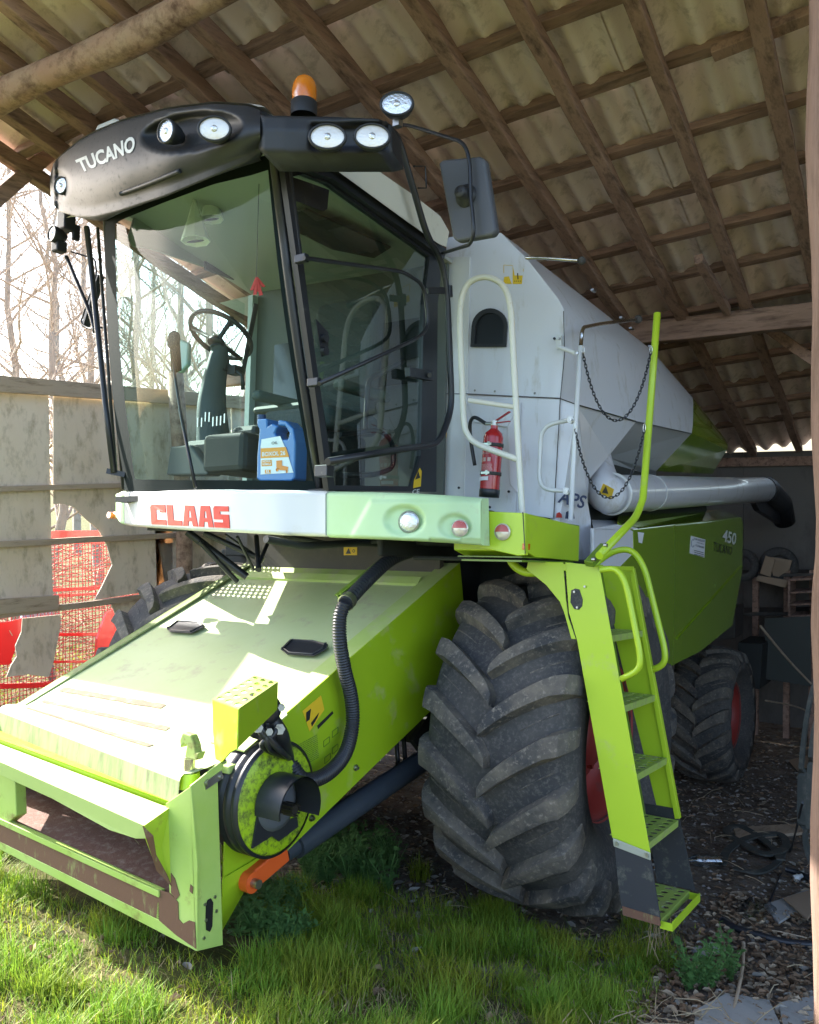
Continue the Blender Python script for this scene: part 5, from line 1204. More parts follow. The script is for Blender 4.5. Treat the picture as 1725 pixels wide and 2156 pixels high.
# black side gutter above the door, lining
m_ = MB(); gu = [at(x, y, U=.83) for x, y in ((590, 328), (650, 328), (700, 354), (780, 412), (860, 470), (940, 524), (936, 545), (850, 482), (700, 375), (600, 345))]
m_.prism(gu, (-.04, 0, 0)); m_.build('roof_gutter', blackm, CB)
zc = 3.43
m_ = MB(); m_.prism([V3((-.78, -1.30, 3.70)), V3((.0, -1.52, 3.60)), V3((.76, -1.5, 3.50)), V3((.78, -.13, 3.41)), V3((-.78, -.13, 3.48))], (0, 0, .02)); m_.build('headliner', mat('headliner_cloth', (.36, .37, .34), .9), CB)
m_ = MB(); m_.prism([V3((-.70, -.15, 2.05)), V3((.76, -.15, 2.05)), V3((.76, -.15, 3.42)), V3((-.70, -.15, 3.5))], (0, .02, 0)); m_.build('rear_wall', cabgrey, CB)
m_ = MB(); m_.bb((-.1, -.172, 2.75), (.68, -.16, 3.12)); m_.bb((-.52, -.172, 2.55), (-.2, -.16, 3.1)); m_.build('rear_window', mat('dark_pane', (.04, .045, .042), .12), CB)
m_ = MB(); m_.prism([V3((.25, -1.0, 3.47)), V3((.5, -1.05, 3.46)), V3((.62, -.5, 3.42)), V3((.45, -.42, 3.42)), V3((.3, -.6, 3.44))], (0, 0, -.01)); m_.build('roof_vent', blackf, CB)
m_ = MB(); m_.bb((-.75, -1.15, 2.03), (.77, -.15, 2.06)); m_.build('cab_floor', blackf, CB)
# left side: low panel, sill rail and sliding frame, mostly glass
m_ = MB(); m_.bb((-.74, -.20, 2.05), (-.70, -.15, 3.45)); m_.bb((-.78, -1.0, 2.05), (-.76, -.2, 2.12)); m_.build('side_post', mat('pale_inner_post', (.42, .50, .48), .6), CB)
m_ = MB(); m_.prism([at(*p, U=-.765) for p in ((292, 420), (610, 440), (610, 628), (545, 602), (312, 524), (280, 520), (268, 500))], (.02, 0, 0)); m_.build('side_header', ceil, CB)
m_ = MB(); m_.prism([at(*p, U=-.735) for p in ((430, 535), (548, 588), (548, 610), (430, 568))], (.02, 0, 0)); m_.build('header_trim', blackf, CB)
m_ = MB(); m_.quad([aL+V3((0, .03, 0)), bL+V3((0, .03, 0)), V3((-.77, -.2, 2.08)), V3((-.77, -.2, 3.4))]); m_.build('side_window', wsglass, CB)
# steering column and wheel
scn = at(465, 706, V=-.80)
ax_ = V3((0, .62, 1)).normalized()
m_ = MB(); Rw = .185
x_, y_, z_ = frame(ax_)
m_.tube([scn+(x_*math.cos(t)+y_*math.sin(t))*Rw for t in [2*math.pi*k/40 for k in range(41)]], .014, 8, caps=False)
for a_ in (.5, 2.6, 4.7): m_.tube([scn-ax_*.05, scn+(x_*math.cos(a_)+y_*math.sin(a_))*Rw*.97], .013, 8)
m_.lathe(scn-ax_*.07, ax_, [(.001, 0), (.05, 0), (.045, .03), (.001, .035)], 18); SW = m_.build('steering_wheel', blackm, CB)
m_ = MB(); kp = scn+(x_*math.cos(-.8)+y_*math.sin(-.8))*Rw; kp = at(486, 668, V=-.72); m_.cyl(kp, kp-V3((0, 0, .05)), .02, 12); m_.build('spinner_knob', blackm, SW)
m_ = MB(); cb_ = at(452, 905, V=-.78); m_.tube(catmull([scn-ax_*.06, at(462, 745, V=-.80), at(452, 800, V=-.80), at(446, 860, V=-.80), cb_-V3((0, 0, .1))], 6), lambda i: .035+.0024*i, 12, flat=1.2); m_.build('steering_column', cabgrey.copy() if False else mat('column_grey', (.05, .07, .075), .6), CB)
m_ = MB(); m_.box(at(470, 770, V=-.78), (.05, .05, .07)); m_.box(at(495, 780, V=-.75), (.06, .06, .05)); m_.tube([at(x, y, V=-.76) for x, y in ((470, 760), (510, 790), (512, 820))], .012, 6); m_.tube([at(x, y, V=-.70) for x, y in ((510, 790), (540, 640))], .014, 8); m_.build('control_stalk', blackm, CB)
m_ = MB(); r_ = random.Random(2)
for i in range(8): p = at(418+i*8, 885+r_.uniform(-8, 5), V=-1.0); m_.box(p, (.008, .01, .05))
m_.build('pedal_rod', steel, CB)
m_ = MB(); m_.box(at(520, 960, V=-.95), (.30, .35, .2)); m_.box(at(540, 930, V=-.9), (.18, .2, .15)); m_.box(at(455, 955, V=-.8), (.22, .3, .12)); m_.build('floor_console', blackf, CB, .03)
# seat
m_ = MB(); m_.bb((-.02, -.78, 2.42), (.46, -.34, 2.54)); ST = m_.build('operator_seat', seatm, CB, .04, 4)
m_ = MB(); m_.box((.22, -.36, 2.88), (.46, .12, .70), Matrix.Rotation(-.12, 3, 'X')); m_.build('seat_back', seatm, ST, .045, 4)
m_ = MB(); m_.box((.22, -.55, 2.24), (.36, .36, .36)); m_.build('seat_base', blackf, ST, .03)
m_ = MB(); m_.bb((.48, -.80, 2.60), (.56, -.36, 2.66)); m_.bb((-.10, -.80, 2.60), (-.03, -.36, 2.66)); m_.build('armrest', mat('armrest_green_grey', (.10, .13, .12), .7), ST, .03, 3)
m_ = MB(); m_.tube(fillet([at(x, y, U=.62) for x, y in ((716, 915), (800, 905), (828, 930), (830, 985), (790, 1000), (720, 1000))], .06), .014, 8); m_.tube(fillet([at(x, y, U=.62) for x, y in ((770, 905), (775, 800), (850, 760))], .06), .014, 8); m_.build('grab_bar', blackm, CB)
m_ = MB(); m_.box(at(600, 860, V=-.55), (.42, .1, .04)); m_.build('seat_side_panel', cabgrey, CB, .02)
# interior mirror, wiper
m_ = MB(); m_.lathe(at(364, 716, V=-1.27), (-.2, -1, 0), [(.001, -.02), (.045, -.02), (.05, 0), (.04, .012), (.001, .014)], 20); m_.beam(at(367, 705, V=-1.26), at(372, 782, V=-1.26), .05, .03, V3((0, 1, 0))); m_.build('wiper_motor', seal, CB, .004)
m_ = MB(); m_.prism(mpoly([(375, 712), (396, 722), (394, 768), (380, 784), (370, 784)], V=-1.1), (0, .03, 0)); m_.build('inside_mirror', mat('mirror_face', (.25, .35, .30), .2), CB, .008)
m_ = MB(); m_.tube([at(x, y, V=-1.295) for x, y in ((362, 740), (368, 790), (382, 880), (398, 960), (411, 1028))], .007, 8); m_.beam(at(378, 860, V=-1.285), at(412, 1026, V=-1.27), .006, .018, V3((0, 1, 0))); m_.build('wiper', blackm, CB)
m_ = MB(); m_.prism(mpoly([(358, 940), (400, 936), (440, 990), (436, 1000), (350, 1000)], V=-1.0), (0, .1, 0)); m_.build('floor_mat', mat('pale_floor_mat', (.12, .12, .11), .9), CB, .01)
# ---- grain tank
GTk = E_('grain_tank')
VT_ = -.10
fw = [(940, 500), (1000, 490), (1055, 490), (1110, 545), (1175, 628), (1187, 650), (1190, 690), (1186, 780), (1180, 838), (1166, 1092), (1010, 1092), (915, 1045), (925, 840)]
m_ = MB(); m_.prism(mpoly(fw[:9]+[(933, 828)], V=VT_), (0, .02, 0)); m_.build('upper_front_panel', greyw, GTk, .004)
m_ = MB(); m_.prism(mpoly([(933, 830), (1180, 840), (1166, 1092), (915, 1060)], V=VT_+.001), (0, .02, 0)); m_.build('lower_front_panel', greyw, GTk, .004)
m_ = MB(); m_.prism(mpoly([(940, 540), (990, 540), (984, 828), (978, 1050), (912, 1050), (925, 840)], V=VT_-.012), (0, .011, 0)); m_.build('edge_strip', white, GTk, .003)
# upper side: from the front corner back
A1 = at(1055, 490, V=VT_+.02); A2 = at(1187, 655, V=VT_+.02); A3 = at(1180, 840, V=VT_+.02)
Ubk = 1.5
B2 = at(1365, 735, U=1.45); B1 = at(1300, 668, U=1.25); C1 = at(1458, 838, U=1.50); C3 = at(1457, 912, U=1.56); M3 = at(1340, 887, U=1.53)
T1b = at(1200, 578, U=1.15)
m_ = MB()
rowA = [A1, at(1122, 560, V=VT_+.01), A2, at(1189, 745, V=VT_+.01), A3]
rowB = [at(1370, 735, U=1.30), at(1372, 745, U=1.40), at(1366, 790, U=1.50), at(1352, 850, U=1.53), at(1340, 886, U=1.54)]
rowC = [at(1459, 838, U=1.40), at(1460, 850, U=1.48), at(1460, 870, U=1.53), at(1459, 895, U=1.55), at(1457, 912, U=1.56)]
def subdiv(ra, rb, n):
    return [[a.lerp(b, i/n) for a, b in zip(ra, rb)] for i in range(n+1)]
P = subdiv(rowA, rowB, 6)+subdiv(rowB, rowC, 4)[1:]
m_.grid(P); m_.grid([[p[0], p[0]+V3((-.35, 0, -.02)), p[0]+V3((-2.2, 0, -.05))] for p in P]); m_.build('upper_side_panel', greyw, GTk)
m_ = MB(); rowD = [at(1528, 925, U=1.42), at(1530, 930, U=1.48), at(1532, 935, U=1.52), at(1532, 940, U=1.53), at(1531, 947, U=1.54)]
P2 = subdiv(rowC, rowD, 6); m_.grid([[p+V3((.0015, 0, 0)) for p in r] for r in P2]); m_.grid([[p[0], p[0]+V3((-.35, 0, -.02)), p[0]+V3((-2.2, 0, -.05))] for p in P2]); m_.build('rear_side_panel', green, GTk)
# undersides
m_ = MB(); un = [at(1280, 962, U=1.30), at(1340, 886, U=1.54), at(1457, 912, U=1.56), at(1382, 992, U=1.32), at(1292, 1000, U=1.25)]
m_.grid([[at(1280, 962, U=1.30), at(1340, 886, U=1.54)], [at(1382, 992, U=1.32), at(1457, 912, U=1.56)]], False); m_.quad([at(1280, 962, U=1.30), at(1382, 992, U=1.32), at(1382, 1010, U=1.25), at(1290, 1005, U=1.25)])
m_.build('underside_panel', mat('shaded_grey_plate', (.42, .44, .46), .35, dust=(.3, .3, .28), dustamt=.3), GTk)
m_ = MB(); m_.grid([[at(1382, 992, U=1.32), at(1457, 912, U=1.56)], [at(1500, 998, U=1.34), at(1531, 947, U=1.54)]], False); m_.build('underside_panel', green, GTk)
# side below the seam, beside the auger elbow
m_ = MB(); m_.prism([at(1180, 840, V=VT_+.02), at(1215, 852, U=1.50), at(1340, 887, U=1.54), at(1282, 960, U=1.45), at(1240, 1010, U=1.45), at(1238, 1060, U=1.48), at(1244, 1094, U=1.48), at(1250, 1180, U=1.5), at(1166, 1180, V=VT_+.02), at(1166, 1092, V=VT_+.02)], (-.02, 0, 0)); m_.build('lower_side_panel', greyw, GTk)
m_ = MB(); m_.tube([A3+V3((.004, -.004, 0)), at(1215, 852, U=1.506), at(1340, 888, U=1.546), at(1457, 913, U=1.566)], .0025, 6); m_.tube([at(933, 829, V=VT_-.016), at(985, 829, V=VT_-.016), at(1180, 839, V=VT_-.004)], .002, 6); m_.tube([at(1187, 655, V=VT_-.002), at(1189, 745, V=VT_-.002), at(1180, 840, V=VT_-.002), at(1166, 1090, V=VT_-.002)], .0022, 6); m_.build('panel_seam', letb, GTk)
m_ = MB()   # tank rim clips and peeled lettering strip on the slope
for x, y in ((1250, 612), (1310, 670), (1330, 692), (1370, 730)): p = at(x, y, U=1.25); m_.box(p, (.02, .05, .012))
m_.build('rim_clip', steel, GTk)
def on_slope(x, y): # on the upper side panel between rows
    best = None
    d = CM @ _ray(x, y)
    n_ = (rowB[2]-rowA[0]).cross(rowA[2]-rowA[0]); t_ = (rowA[0]-CAMM).dot(n_)/d.dot(n_); return CAMM+d*t_+n_.normalized()*(.008 if n_.x > 0 else -.008)
m_ = MB(); from_ = [((1130, 562), (1160, 590)), ((1165, 592), (1195, 622)), ((1200, 622), (1240, 662)), ((1245, 664), (1290, 704)), ((1295, 706), (1345, 748))]
for (a, b) in from_:
    m_.quad([on_slope(a[0], a[1]), on_slope(b[0], b[1]), on_slope(b[0]-10, b[1]-2), on_slope(a[0]+4, a[1]+10-4)])
m_.build('peeled_letters', mat('peeled_letter', (.42, .30, .26), .8), GTk)
# porthole
m_ = MB(); ph = []
def arch(cx, cy, w_, h_, rb, v):
    pts = [(cx-w_, cy+h_), (cx-w_, cy-h_*.2)]+[(cx-w_*math.cos(math.pi*k/14), cy-h_*.2-w_*1.02*math.sin(math.pi*k/14)) for k in range(1, 14)]+[(cx+w_, cy-h_*.2), (cx+w_, cy+h_)]
    return [at(x+(y-cy)*-.06, y, V=v) for x, y in pts]
o_ = arch(1032, 695, 37, 36, 0, VT_-.006); i_ = arch(1033, 696, 30, 29, 0, VT_-.006); N = len(o_)
for off in (V3((0, 0, 0)), V3((0, -.012, 0))): m_.add([p+off for p in o_+i_], [(i, (i+1) % N, N+(i+1) % N, N+i) for i in range(N)])
for q in (o_, i_): m_.add(q+[p+V3((0, -.012, 0)) for p in q], [(i, (i+1) % N, N+(i+1) % N, N+i) for i in range(N)])
PH = m_.build('porthole_frame', black, GTk)
m_ = MB(); m_.prism(i_, (0, .004, 0)); m_.build('porthole', mat('black_hole', (.008, .008, .010), .35), PH)
# stickers
def sticker(pts, V, name, mt, par=GTk):
    m_ = MB(); m_.prism(mpoly(pts, V=V), (0, -.0012, 0)); return m_.build(name, mt, par)
sticker([(1060, 597), (1062, 583), (1072, 582), (1078, 598)], VT_-.001, 'worn_sticker', yel)
sticker([(1080, 560), (1084, 580), (1101, 580), (1099, 598), (1080, 598)], VT_-.001, 'worn_sticker', yel)
m_ = MB()
for a, b in (((1061, 558), (1080, 559)), ((1061, 558), (1061, 575)), ((1102, 566), (1102, 572))): m_.beam(at(*a, V=VT_-.0015), at(*b, V=VT_-.0015), .002, .002)
m_.build('sticker_outline', yel, GTk)
m_ = MB()
for k in range(4): m_.lathe(at(1084+k*4, 592, V=VT_-.003), (0, -1, 0), [(.0035, 0), (.002, .0005)], 8)
m_.beam(at(1090, 575, V=VT_-.003), at(1091, 588, V=VT_-.003), .006, .001, V3((0, 1, 0))); m_.build('sticker_print', letb, GTk)
sticker([(932, 896), (942, 898), (940, 922), (932, 920)], VT_-.014, 'worn_sticker', yel)
# recess for the extinguisher
m_ = MB(); rc = [at(*p, V=VT_-.004) for p in ((962, 842), (1098, 846), (1090, 1070), (950, 1060))]; rb_ = [p.lerp(sum(rc, V3())/4, .22)+V3((0, .015, 0)) for p in rc]
for i in range(4): m_.quad([rc[i], rc[(i+1) % 4], rb_[(i+1) % 4], rb_[i]])
m_ = MB(); rr_ = [at(*p, V=VT_-.006) for p in ((985, 846), (1098, 848), (1085, 1092), (1022, 1070), (960, 1040))]
m_.prism(rr_, (0, -.004, 0)); m_.build('recess_panel', greyw, GTk, .003)
m_ = MB(); m_.prism([at(*p, V=VT_-.012) for p in ((985, 848), (1096, 850), (1070, 900), (1000, 890))], (0, -.01, -.0)); m_.prism([at(*p, V=VT_-.012) for p in ((1070, 900), (1096, 850), (1092, 1040), (1075, 1020))], (0, -.01, 0)); m_.build('recess_fold', greyw, GTk, .006)
m_ = MB()
for x, y in ((967, 1027), (1072, 1035), (1032, 1068), (1168, 713)): p = at(x, y, V=VT_-.012); m_.cyl(p, p-V3((0, .006, 0)), .007, 10)
m_.build('bolt', blackm, GTk)
for i in range(9):
    m_ = MB(); p = (at(943, 560, V=VT_-.014).lerp(at(930, 1030, V=VT_-.014), (i+.5)/9)) if i < 5 else at(1000+(i-5)*42, 822+(i-5)*2, V=VT_-.002); m_.lathe(p, (0, -1, 0), [(.006, 0), (.005, .003), (.001, .004)], 10); m_.build('rivet', darksteel, GTk)
# APS lettering and round red/blue mark
m_ = MB(); put_text(m_, 'APS', at(1174, 1058, V=VT_-.002)+V3((0.0, -.003, 0)), at(1230, 1072, U=1.508), at(1180, 1030, V=VT_-.002), off=.02, shear=.15)
m_.build('side_letters', navy, GTk)
m_ = MB(); m_.prism([at(*p, U=1.505) for p in ((1190, 1092), (1192, 1078), (1200, 1074), (1208, 1080), (1210, 1092))], (.001, 0, 0)); m_.build('round_mark', navy, GTk)
m_ = MB(); m_.prism([at(*p, V=VT_-.003) for p in ((1171, 1090), (1172, 1081), (1178, 1078), (1183, 1083), (1184, 1090))], (0, -.001, 0)); m_.build('round_mark', claasred, GTk)
# ---- unloading auger
AU = E_('unloading_auger')
a0 = at(1290, 1040, U=1.50); a1 = at(1610, 1031, U=1.50)
def rad_at(p, px): return px/F*((p-CAMM).dot(CM.col[2]))
r0a, r1a = rad_at(a0, 44)*.93, rad_at(a1, 25)
axd = (a1-a0).normalized()
m_ = MB(); m_.lathe(a0, axd, [(r0a*1.0, -.05), (r0a, .0), (r0a*.98, (a1-a0).length*.55), (r1a*1.03, (a1-a0).length*.98), (r1a*.8, (a1-a0).length)], 40)
m_.build('auger_tube', greyw, AU)
m_ = MB(); m_.lathe(a0+axd*.62, axd, [(r0a+.001, 0), (r0a+.005, .002), (r0a+.005, .008), (r0a+.001, .01)], 40); m_.lathe(a0+axd*-.02, axd, [(r0a+.001, 0), (r0a+.012, .002), (r0a+.012, .010), (r0a+.001, .012)], 40); m_.build('tube_collar', white, AU)
e0 = at(1262, 1030, U=1.42)
m_ = MB(); m_.tube(catmull([at(1255, 960, U=1.32), at(1262, 1000, U=1.38), a0-axd*.06+V3((-.02, 0, .01)), a0], 6), lambda i: r0a*(.80+.19*min(1, i/14)), 24); m_.build('auger_elbow', greyw, AU)
m_ = MB(); c = at(1277, 1032, U=1.595); m_.prism([at(*p, U=1.60) for p in ((1270, 1018), (1293, 1030), (1287, 1050), (1262, 1038))], (.001, 0, 0)); s_ = m_.build('warning_sticker', yel, AU)
m_ = MB(); m_.prism([at(*p, U=1.603) for p in ((1268, 1037), (1276, 1023), (1281, 1040))], (.0006, 0, 0)); m_.build('sticker_print', letb, s_)
m_ = MB(); sp0 = at(1622, 1030, U=1.5); m_.tube([a1-axd*.02, a1+axd*.10, at(1645, 1060, U=1.50), at(1652, 1098, U=1.50)], lambda i: r1a*(1.05 if i < 2 else .95), 18); m_.build('auger_spout', blackm, AU)
m_ = MB(); m_.prism([at(*p, U=1.49) for p in ((1590, 1005), (1625, 1003), (1662, 1080), (1648, 1105), (1600, 1075), (1592, 1060))], (-.05, 0, 0)); m_.build('spout_flap', blackm, AU)
# ---- side body panels
BD = E_('side_body')
US = 1.60
pb = [(1333, 1118), (1345, 1100), (1562, 1092), (1566, 1100), (1564, 1200), (1541, 1322), (1480, 1372), (1415, 1402), (1385, 1340), (1350, 1250), (1333, 1190)]
pb = [(1252, 1092), (1330, 1112), (1563, 1086), (1566, 1092), (1564, 1210), (1543, 1318), (1480, 1372), (1412, 1402), (1360, 1300), (1290, 1200), (1250, 1185)]
pn = [at(*p, U=US) for p in ((1334, 1118), (1560, 1090), (1565, 1100), (1563, 1205), (1542, 1318), (1475, 1372), (1412, 1404), (1362, 1300), (1300, 1200), (1335, 1165))]
m_ = MB(); m_.prism(pn, (-.02, 0, 0)); SP = m_.build('side_panel', green, BD, .004)
m_ = MB(); cr = [at(1300, 1215, U=US)]; m_.prism([at(1300, 1100, U=US-.02), at(1334, 1116, U=US-.0), at(1560, 1089, U=US), at(1520, 1072, U=US-.25), at(1300, 1086, U=US-.2)], (0, 0, -.01)); m_.build('panel_top', green, BD, .004)
m_ = MB(); m_.beam(at(1425, 1345, U=US+.004), at(1562, 1192, U=US+.004), .006, .014, V3((1, 0, 0))); m_.build('crease', green, BD)
m_ = MB(); m_.prism([at(*p, U=US-.004) for p in ((1250, 1112), (1300, 1104), (1357, 1114), (1352, 1140), (1332, 1185), (1290, 1205), (1250, 1190))], (-.02, 0, 0)); m_.build('grey_shoulder', greyw, BD, .006)
m_ = MB(); m_.prism([at(1250, 1112, U=US-.004), at(1357, 1114, U=US-.004), at(1330, 1096, U=US-.2), at(1246, 1094, U=US-.2)], (0, 0, -.01)); m_.build('shoulder_top', greyw, BD, .003)
m_ = MB(); m_.prism([at(*p, U=US+.001) for p in ((1455, 1128), (1485, 1136), (1483, 1174), (1452, 1165))], (.0012, 0, 0)); PS = m_.build('dealer_sticker', paper, BD)
m_ = MB(); u_ = US+.0035
def pst(t, x0, y0, x1, y1, h): put_text(m_, t, at(x0, y0, U=u_), at(x1, y1, U=u_), at(x0+.3, y0-h, U=u_), off=.01)
pst('DOM HANDLOWY', 1461, 1136, 1484, 1142, 4.2); pst('KORBANEK', 1465, 1150, 1483, 1155, 4.2); pst('SPRZEDAZ SERWIS', 1467, 1143, 1482, 1147, 2.2)
for k in range(3): lines_block(m_, at(1462, 1160+4*k, U=u_), at(1482, 1165+4*k, U=u_), at(1462, 1158+4*k, U=u_), 1, V3(), .8, k)
m_.tube([at(1459+3*math.cos(t), 1144+8*math.sin(t), U=u_) for t in [k*.4+.6 for k in range(13)]], .002, 4); m_.build('sticker_print', printink, PS)
m_ = MB(); put_text(m_, '450', at(1521, 1140, U=u_), at(1549, 1148, U=u_), at(1524, 1114, U=u_), off=.025, shear=.0); m_.build('model_number', letw, BD)
m_ = MB(); put_text(m_, 'TUCANO', at(1502, 1160, U=u_), at(1541, 1169, U=u_), at(1504, 1141, U=u_), off=0); m_.build('model_letters', letb, BD)
m_ = MB(); m_.prism([at(*p, U=US+.001) for p in ((1343, 1120), (1356, 1122), (1352, 1144), (1345, 1142))], (.001, 0, 0)); m_.build('small_sticker', paper, BD)
m_ = MB(); m_.tube([at(x, y, U=1.5) for x, y in ((1432, 1355), (1456, 1366), (1460, 1345), (1448, 1325))], .008, 8, .03); m_.build('lower_bracket', dkgreen, BD)
m_ = MB(); m_.bb((-1.5, .45, 1.1), (-1.45, 3.0, 2.1)); m_.build('side_panel', green, BD)

# ------------------------------------------------------------------ flatten to thing > part > sub-part
for o in list(D.objects):
    if o.type == 'EMPTY' and o.parent is not None and o.parent != CH:
        o.parent = CH
LC.parent = CH; HK.parent = CH
for e in [o for o in D.objects if o.type == 'EMPTY' and o.parent == CH]:
    ch = [c for c in D.objects if c.parent == e]
    if e == CB:
        for c in ch: c.parent = CH
    elif ch:
        h_ = max(ch, key=lambda c: len(c.data.polygons)*0+(c.dimensions.x+c.dimensions.y+c.dimensions.z) if c.type == 'MESH' else 0)
        nm = e.name.split('.')[0]; h_.parent = CH
        for c in ch:
            if c != h_: c.parent = h_
        e.name = 'old'; h_.name = nm
    D.objects.remove(e)
def depth(o):
    d = 0
    while o.parent: o = o.parent; d += 1
    return d
for o in list(D.objects):
    while depth(o) > 2: o.parent = o.parent.parent

# ------------------------------------------------------------------ things carried by the machine
eb_ = at(1030, 1045, V=-.24)
EX = thing('fire_extinguisher', 'red fire extinguisher strapped to the grey panel behind the white rail', 'fire extinguisher', eb_, True)
ext = at(1040, 912, V=-.24); exa = (ext-eb_); Lx = exa.length; exd = exa.normalized(); er = .052
m_ = MB(); m_.lathe(eb_, exd, [(.001, .005), (er, .005), (er, .04), (er, Lx*.93), (er*.85, Lx*1.0), (er*.4, Lx*1.06), (.02, Lx*1.07), (.02, Lx*1.12)], 32); m_.build('cylinder', redp, EX)
m_ = MB(); m_.lathe(eb_, exd, [(.001, -.005), (er*1.02, -.005), (er*1.03, .035), (er, .037)], 32); m_.build('base_cup', blackm, EX)
for t_ in (.33, .78):
    m_ = MB(); m_.lathe(eb_+exd*Lx*t_, exd, [(er+.001, 0), (er+.004, 0), (er+.004, .018), (er+.001, .018)], 32); s_ = m_.build('strap', rubber, EX)
    m_ = MB(); m_.box(eb_+exd*(Lx*t_+.009)+V3((.0, -er-.006, 0)), (.05, .006, .012)); m_.box(eb_+exd*(Lx*t_+.009)+V3((.01, -er-.009, 0)), (.012, .008, .024)); m_.build('buckle', chrome, s_)
tp = eb_+exd*Lx*1.12
m_ = MB(); m_.cyl(tp-exd*.01, tp+exd*.025, .018, 14); m_.cyl(tp+exd*.01, tp+exd*.01+V3((-.05, 0, .004)), .010, 10); m_.build('valve', steel, EX)
m_ = MB(); m_.beam(tp+exd*.02, tp+V3((.10, -.02, .062)), .018, .006); m_.beam(tp+exd*.012, tp+V3((.10, -.02, .012)), .018, .006); m_.build('lever', redp, EX, .002)
m_ = MB(); m_.tube(catmull([tp+V3((-.05, 0, .014)), at(1000, 879, V=-.24), at(990, 892, V=-.23), at(992, 930, V=-.21), at(1000, 980, V=-.20)], 6), .010, 10); m_.build('discharge_hose', blackm, EX)
def exm(u, h, lift=.0012): # on the front of the cylinder: u angle offset (-1..1), h height fraction
    a = u*1.1-.25+.55*0; r = er+lift; return eb_+exd*Lx*h+V3((math.sin(a)*r, -math.cos(a)*r, 0))
def exlabel(u0, u1, h0, h1, mt, name, lift=.0012):
    m_ = MB(); m_.grid([[exm(u0+(u1-u0)*i/8, h0, lift) for i in range(9)], [exm(u0+(u1-u0)*i/8, h1, lift) for i in range(9)]]); return m_.build(name, mt, EX)
exlabel(-.7, .5, .24, .30, paper, 'paper_label', .0045)
m_ = MB()
for k, (h, sz, t_) in enumerate(((.70, .03, 'GASNICA'), (.655, .022, 'PROSZKOWA'))):
    vs, fs = textmesh(t_, .01); m_.add([exm(-.45+.9*a, h+sz*b, .002) for a, b in vs], fs, False)
for k in range(7):
    x = -.75
    rr = random.Random(k)
    while x < .7:
        w_ = rr.uniform(.05, .18); m_.grid([[exm(x, .38+k*.018), exm(x+w_, .38+k*.018)], [exm(x, .386+k*.018), exm(x+w_, .386+k*.018)]]); x += w_+.03
for x in (-.6, -.15, .3): m_.grid([[exm(x, .54, .0018), exm(x+.28, .54, .0018)], [exm(x, .60, .0018), exm(x+.28, .60, .0018)]])
m_.build('label_print', mat('pink_print', (.62, .42, .40), .5), EX)
# oil jug behind the windscreen
jb = at(582, 1012, V=-1.08); jz = at(582, 885, V=-1.08).z-jb.z
JG = thing('oil_jug', 'blue plastic oil jug with a white and orange label inside the windscreen', 'jug', jb, True)
jo = [(540, 1008), (541, 960), (543, 935), (546, 905), (541, 895), (541, 882), (562, 881), (563, 898), (572, 892), (585, 884), (602, 886), (618, 902), (622, 930), (620, 1008), (612, 1013), (548, 1013)]
ji = [(580, 905), (590, 898), (601, 902), (608, 916), (606, 926), (600, 918), (590, 912), (582, 916)]
m_ = MB(); m_.prism([at(*p, V=-1.13) for p in jo[:9]]+[at(585, 897, V=-1.13), at(578, 912, V=-1.13), at(590, 925, V=-1.13), at(606, 925, V=-1.13), at(609, 912, V=-1.13), at(600, 897, V=-1.13), at(585, 896, V=-1.13)]+[at(*p, V=-1.13) for p in jo[9:]], (0, .09, 0)); m_.build('jug_body', bluep, JG, .008, 3)
m_ = MB(); m_.cyl(at(551, 893, V=-1.085), at(551, 874, V=-1.085), .022, 16); m_.build('jug_cap', mat('dark_blue_cap', (.01, .04, .14), .4), JG)
def jl(pts, nm, mt, lift): m_ = MB(); m_.prism([at(*p, V=-1.131-lift) for p in pts], (0, .0006, 0)); return m_.build(nm, mt, JG)
jl([(551, 925), (590, 918), (604, 950), (618, 995), (549, 999), (549, 940)], 'label', paper, .0012)
jl([(549, 944), (602, 941), (609, 962), (549, 965)], 'label_band', mat('label_orange', (.75, .28, .01), .5), .0022)
jl([(551, 969), (572, 968), (573, 981), (551, 982)], 'label_band', D.materials['label_orange'], .0022)
jl([(558, 989), (570, 989), (570, 997), (558, 997)], 'label_band', D.materials['label_orange'], .0022)
m_ = MB(); jt = lambda t, x0, y0, x1, y1, h: put_text(m_, t, at(x0, y0, V=-1.1345), at(x1, y1, V=-1.1345), at(x0, y0-h, V=-1.1345), off=.02)
jt('BOXOL 26', 552, 961, 601, 958, 9); jt('5L', 560, 996, 569, 996, 6); jt('NOWA', 553, 974, 570, 973, 4.5); jt('FORMULA', 553, 980, 571, 979, 4.5); m_.build('label_text', paper, JG)
m_ = MB(); jt('OIL', 572, 936, 585, 935, 6); m_.build('label_text', printink, JG)
m_ = MB()
for cx, cy, r in ((584, 989, .009), (604, 993, .006)): m_.lathe(at(cx, cy, V=-1.134), (0, -1, 0), [(.001, 0), (r, 0), (r, .0006)], 16)
m_.prism([at(*p, V=-1.134) for p in ((582, 970), (594, 969), (594, 980), (607, 983), (606, 991), (590, 990), (582, 984))], (0, .0004, 0)); m_.build('label_tractor', mat('tractor_orange', (.70, .22, .02), .5), JG)
